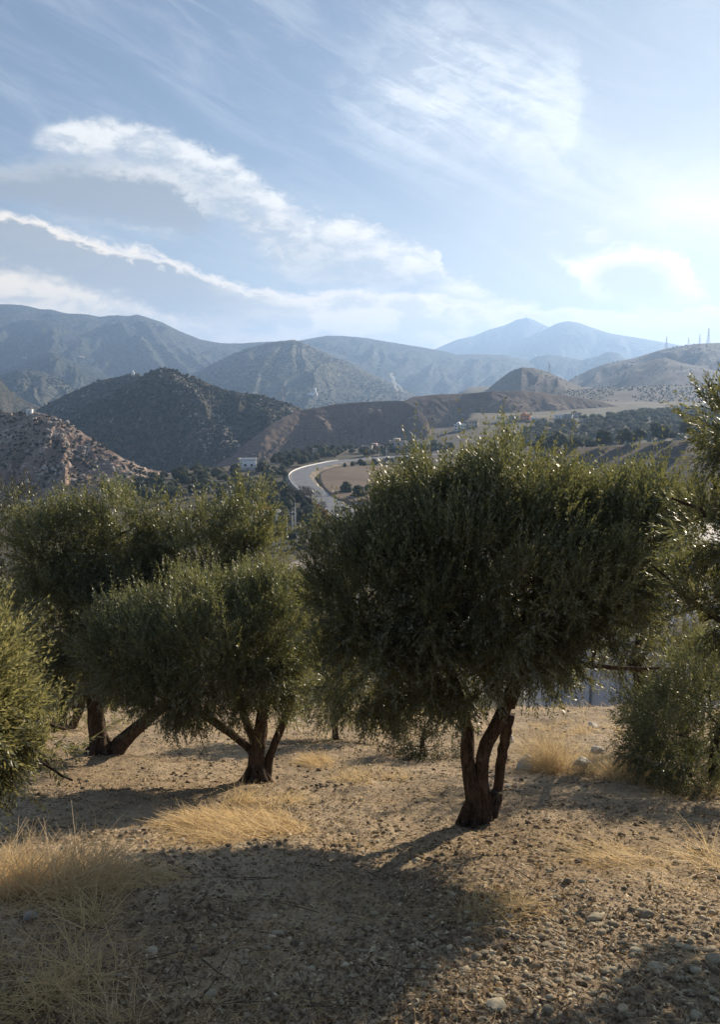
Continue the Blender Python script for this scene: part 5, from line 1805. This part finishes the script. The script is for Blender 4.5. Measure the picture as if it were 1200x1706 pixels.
M_LITTER = m_litter()
P, r = near_points(190000, 2.3, 30, rng=g)
P = P[g.random(len(P)) < 0.45 + 0.75 * fbm(P[:, 0] * 0.8, P[:, 1] * 0.8 + 20, 3)]
n = len(P)
L = np.clip(np.exp(g.normal(np.log(0.010), 0.5, n)), 0, 0.019)[:, None] * (1 + .04 * P[:, 1:2]); w = L * g.uniform(0.2, 0.55, (n, 1))
d = np.column_stack((g.normal(0, 1, (n, 2)), g.normal(0, .35, n) - 0.0)); d /= np.linalg.norm(d, axis=1)[:, None]; d[:, 2] -= .36 * d[:, 1]
s = np.cross(d, g.normal(0, .35, (n, 3)) + (0, .35, 1)); s /= np.linalg.norm(s, axis=1)[:, None] + 1e-9
up = np.array((0, .34, .94)) * L * g.uniform(0.15, 1.0, (n, 1))
V = np.stack((P - d * L, P + s * w + up, P + d * L + up * .6, P - s * w + up), 1).reshape(-1, 3) + (0, 0, .004)
link('leaf_litter', mesh_np('leaf_litter', V, np.arange(len(V)).reshape(-1, 4), M_LITTER), kind='stuff')

# straw: short bent stalks lying about
def m_straw(name='dry_straw', a=(0.34, 0.25, 0.13), b=(0.62, 0.48, 0.26)):
    m, t = material(name)
    gm = t.n('ShaderNodeNewGeometry')
    c = t.ramp(E(t, gm.outputs['Random Per Island']), [(0.0, tuple(x * 0.45 for x in a)), (0.25, a), (0.8, b), (1.0, tuple(min(x * 1.15, .9) for x in b))])
    finish(t, c, 0.6, None, 0, 0.3, (0.4, (0.85, 0.66, 0.36)))
    return m


M_STRAW = m_straw()
M_GOLD = m_straw('golden_grass_blade', (0.44, 0.32, 0.175), (0.72, 0.56, 0.34))


def blades(P, H, lean, rng, width=0.0028, seg=3, curl=0.5, lie=0.0):
    """curved grass blades rooted at P; lean (n,3) is the direction they fall towards"""
    n = len(P)
    t = np.linspace(0, 1, seg + 1)
    d0 = np.array((0, 0, 1.0)) * (1 - lie) + lean
    d0 = d0 / np.linalg.norm(d0, axis=1)[:, None]
    bend = lean * curl + rng.normal(0, 0.16, (n, 3)); bend[:, 2] -= curl * 0.45
    C = P[:, None, :] + d0[:, None, :] * (H[:, None] * t)[..., None] + bend[:, None, :] * (H[:, None] * t ** 2)[..., None]
    gz = ground_z(C[..., 0], C[..., 1]) + 0.006
    C[..., 2] = np.maximum(C[..., 2], gz)
    s = np.cross(d0, rng.normal(0, 1, (n, 3))); s /= np.linalg.norm(s, axis=1)[:, None] + 1e-9
    wv = width * (1 - 0.75 * t)
    V = np.stack((C - s[:, None, :] * wv[None, :, None], C + s[:, None, :] * wv[None, :, None]), 2)     # n,seg+1,2,3
    V = V.reshape(-1, 3)
    b = (np.arange(n) * (seg + 1) * 2)[:, None] + (np.arange(seg) * 2)[None, :]
    Q = np.stack((b, b + 1, b + 3, b + 2), -1).reshape(-1, 4)
    return V, Q


P, r = near_points(60000, 2.4, 28, rng=g)
P = P[g.random(len(P)) < 0.35 + 1.1 * fbm(P[:, 0] * 0.6 + 11, P[:, 1] * 0.6, 3)]
n = len(P)
ln_ = np.column_stack((g.normal(0, 1, (n, 2)), np.full(n, .1)))
V, Q = blades(P, g.uniform(.03, .13, n), ln_, g, 0.0017, 2, 0.3, 0.9)
link('straw', mesh_np('straw', V, Q, M_STRAW), kind='stuff')


def tuft_(px0, px1, py0, py1, n, h, label, lean=(-0.25, -0.1), mat=M_GOLD, spread=0.45, seed=1, name='grass_tuft', width=0.0034, lie=0.0, curl=0.5, hvar=.4, clump=0.5, cat='grass tuft'):
    rng = np.random.default_rng(seed)
    cs = []
    while len(cs) < max(4, n // 60):
        px, py = rng.uniform(px0, px1), rng.uniform(py0, py1)
        if ((px - (px0 + px1) / 2) / (px1 - px0 + 1e-6)) ** 2 + ((py - (py0 + py1) / 2) / (py1 - py0 + 1e-6)) ** 2 < .25:
            cs.append(base_at(px, py))
    cs = np.array(cs)
    c0 = cs.mean(0)
    k = rng.integers(0, len(cs), n)
    rad = 0.10 * clump * 2
    P = cs[k] + np.column_stack((rng.normal(0, rad, (n, 2)), np.zeros(n)))
    P[:, 2] = ground_z(P[:, 0], P[:, 1]) - 0.01
    H = h * rng.uniform(1 - hvar, 1 + hvar * .5, n)
    ed = np.clip(np.linalg.norm(P[:, :2] - c0[:2], axis=1) / (np.linalg.norm(cs[:, :2] - c0[:2], axis=1).max() + .15), 0, 1)
    H = H * (1.1 - 0.5 * ed)
    ln2 = np.column_stack((rng.normal(lean[0], spread, n), rng.normal(lean[1], spread, n), np.zeros(n)))
    V, Q = blades(P, H, ln2, rng, width, 4, curl, lie)
    o = link(name, mesh_np(name, V - c0, Q, mat), None, label, cat)
    o.location = c0
    return o


tuft_(-60, 185, 1450, 1500, 1900, 0.40, 'large sunlit golden grass tuft at the left edge', seed=41, lean=(0.10, 0), curl=.55)
tuft_(-60, 180, 1545, 1690, 380, 0.26, 'thin straw tuft in the shade below the golden one', mat=M_STRAW, seed=42, spread=.7, curl=.6)
tuft_(60, 190, 1490, 1560, 300, 0.30, 'brownish grass fringe between the golden tuft and the shade', mat=M_STRAW, seed=52, spread=.6)
tuft_(300, 500, 1355, 1400, 3800, 0.30, 'flattened golden grass patch below the smaller olive', seed=43, lean=(-.9, -.3), lie=.5, curl=.5)
tuft_(210, 300, 1440, 1475, 450, 0.20, 'low golden grass strip beside the flattened patch', seed=44, lean=(-.8, -.2), lie=.6)
tuft_(885, 945, 1265, 1290, 1500, 0.62, 'tall golden grass tuft leaning left behind the white rock', seed=45, lean=(-.35, 0), curl=.35, width=.003)
tuft_(1000, 1120, 1275, 1308, 1500, 0.42, 'reddish straw tuft in front of the right bush', seed=46, mat=M_GOLD, lean=(-.2, 0))
tuft_(940, 1010, 1262, 1295, 600, 0.26, 'pale straw tuft around the broad white rock', seed=47, mat=M_GOLD, spread=.6)
tuft_(500, 560, 1262, 1280, 700, 0.24, 'small pale tuft behind the smaller olive trunk', seed=48, lean=(-.6, 0), lie=.4)
tuft_(960, 1100, 1410, 1450, 260, 0.34, 'loose long dry stalks on the shaded ground at the right', seed=49, mat=M_GOLD, lean=(-.9, -.1), lie=.6, curl=.4, width=.002, spread=.6)
tuft_(1150, 1230, 1395, 1450, 120, 0.34, 'sparse dry stalks at the right picture edge', seed=50, mat=M_STRAW, lean=(-.6, 0), spread=.6)
tuft_(1100, 1200, 1310, 1335, 500, 0.25, 'low straw fringe at the foot of the dense right bush', seed=51, mat=M_STRAW)
tuft_(560, 700, 1285, 1305, 380, 0.28, 'wispy brown stalks in the sun left of the big trunk', seed=53, mat=M_STRAW, spread=.5)
tuft_(380, 520, 1330, 1350, 420, 0.28, 'thin stalks at the foot of the smaller olive', seed=54, mat=M_STRAW, lean=(.3, 0))
tuft_(90, 240, 1640, 1720, 160, 0.30, 'few pale stalks rising at the bottom left corner', seed=55, mat=M_GOLD, spread=.35, width=.0016, curl=.25)
tuft_(780, 930, 1500, 1545, 420, 0.16, 'low brown weed mat in the stone field', seed=56, mat=M_STRAW, spread=1.0, lie=.6)
tuft_(880, 1040, 1200, 1235, 700, 0.30, 'brown weeds on the far ground behind the golden tuft', seed=57, mat=M_STRAW)

# weeds along the brow where the slope breaks off
n = 9000
x = g.uniform(-14, 16, n); y = g.uniform(15, 31, n)
P = np.column_stack((x, y, ground_z(x, y)))
P = P[fbm(x * .35 + 30, y * .35, 3) > 0.02]
V, Q = blades(P, g.uniform(.12, .42, len(P)), np.column_stack((g.normal(-.3, .5, (len(P), 2)), np.zeros(len(P)))), g, 0.006, 3)
link('dry_weeds', mesh_np('dry_weeds', V, Q, M_STRAW), kind='stuff')

# fallen twigs
P, r = near_points(900, 2.6, 24, rng=g)
n = len(P)
V, Q = blades(P, g.uniform(.08, .34, n), np.column_stack((g.normal(0, 1, (n, 2)), np.full(n, .02))), g, 0.0038, 4, 0.35, 1.0)
M_FALLEN = plain('fallen_twig', (0.10, 0.075, 0.055), 0.9, 0.3, 8)
link('twigs', mesh_np('twigs', V, Q, M_FALLEN), kind='stuff')

# ------------------------------------------------------------------ air
def haze():
    m = bpy.data.materials.new('haze')
    m.use_nodes = True
    t = NT(m.node_tree)
    v = t.n('ShaderNodeVolumePrincipled')
    v.inputs['Color'].default_value = (0.41, 0.62, 0.97, 1)
    v.inputs['Density'].default_value = 1.5e-4
    v.inputs['Anisotropy'].default_value = 0.35
    out = t.n('ShaderNodeOutputMaterial')
    t.t.links.new(v.outputs[0], out.inputs['Volume'])
    b = MB().box(-11800, -900, -460, 11800, 12500, 800)
    b.obj('haze', m, kind='stuff')
haze()
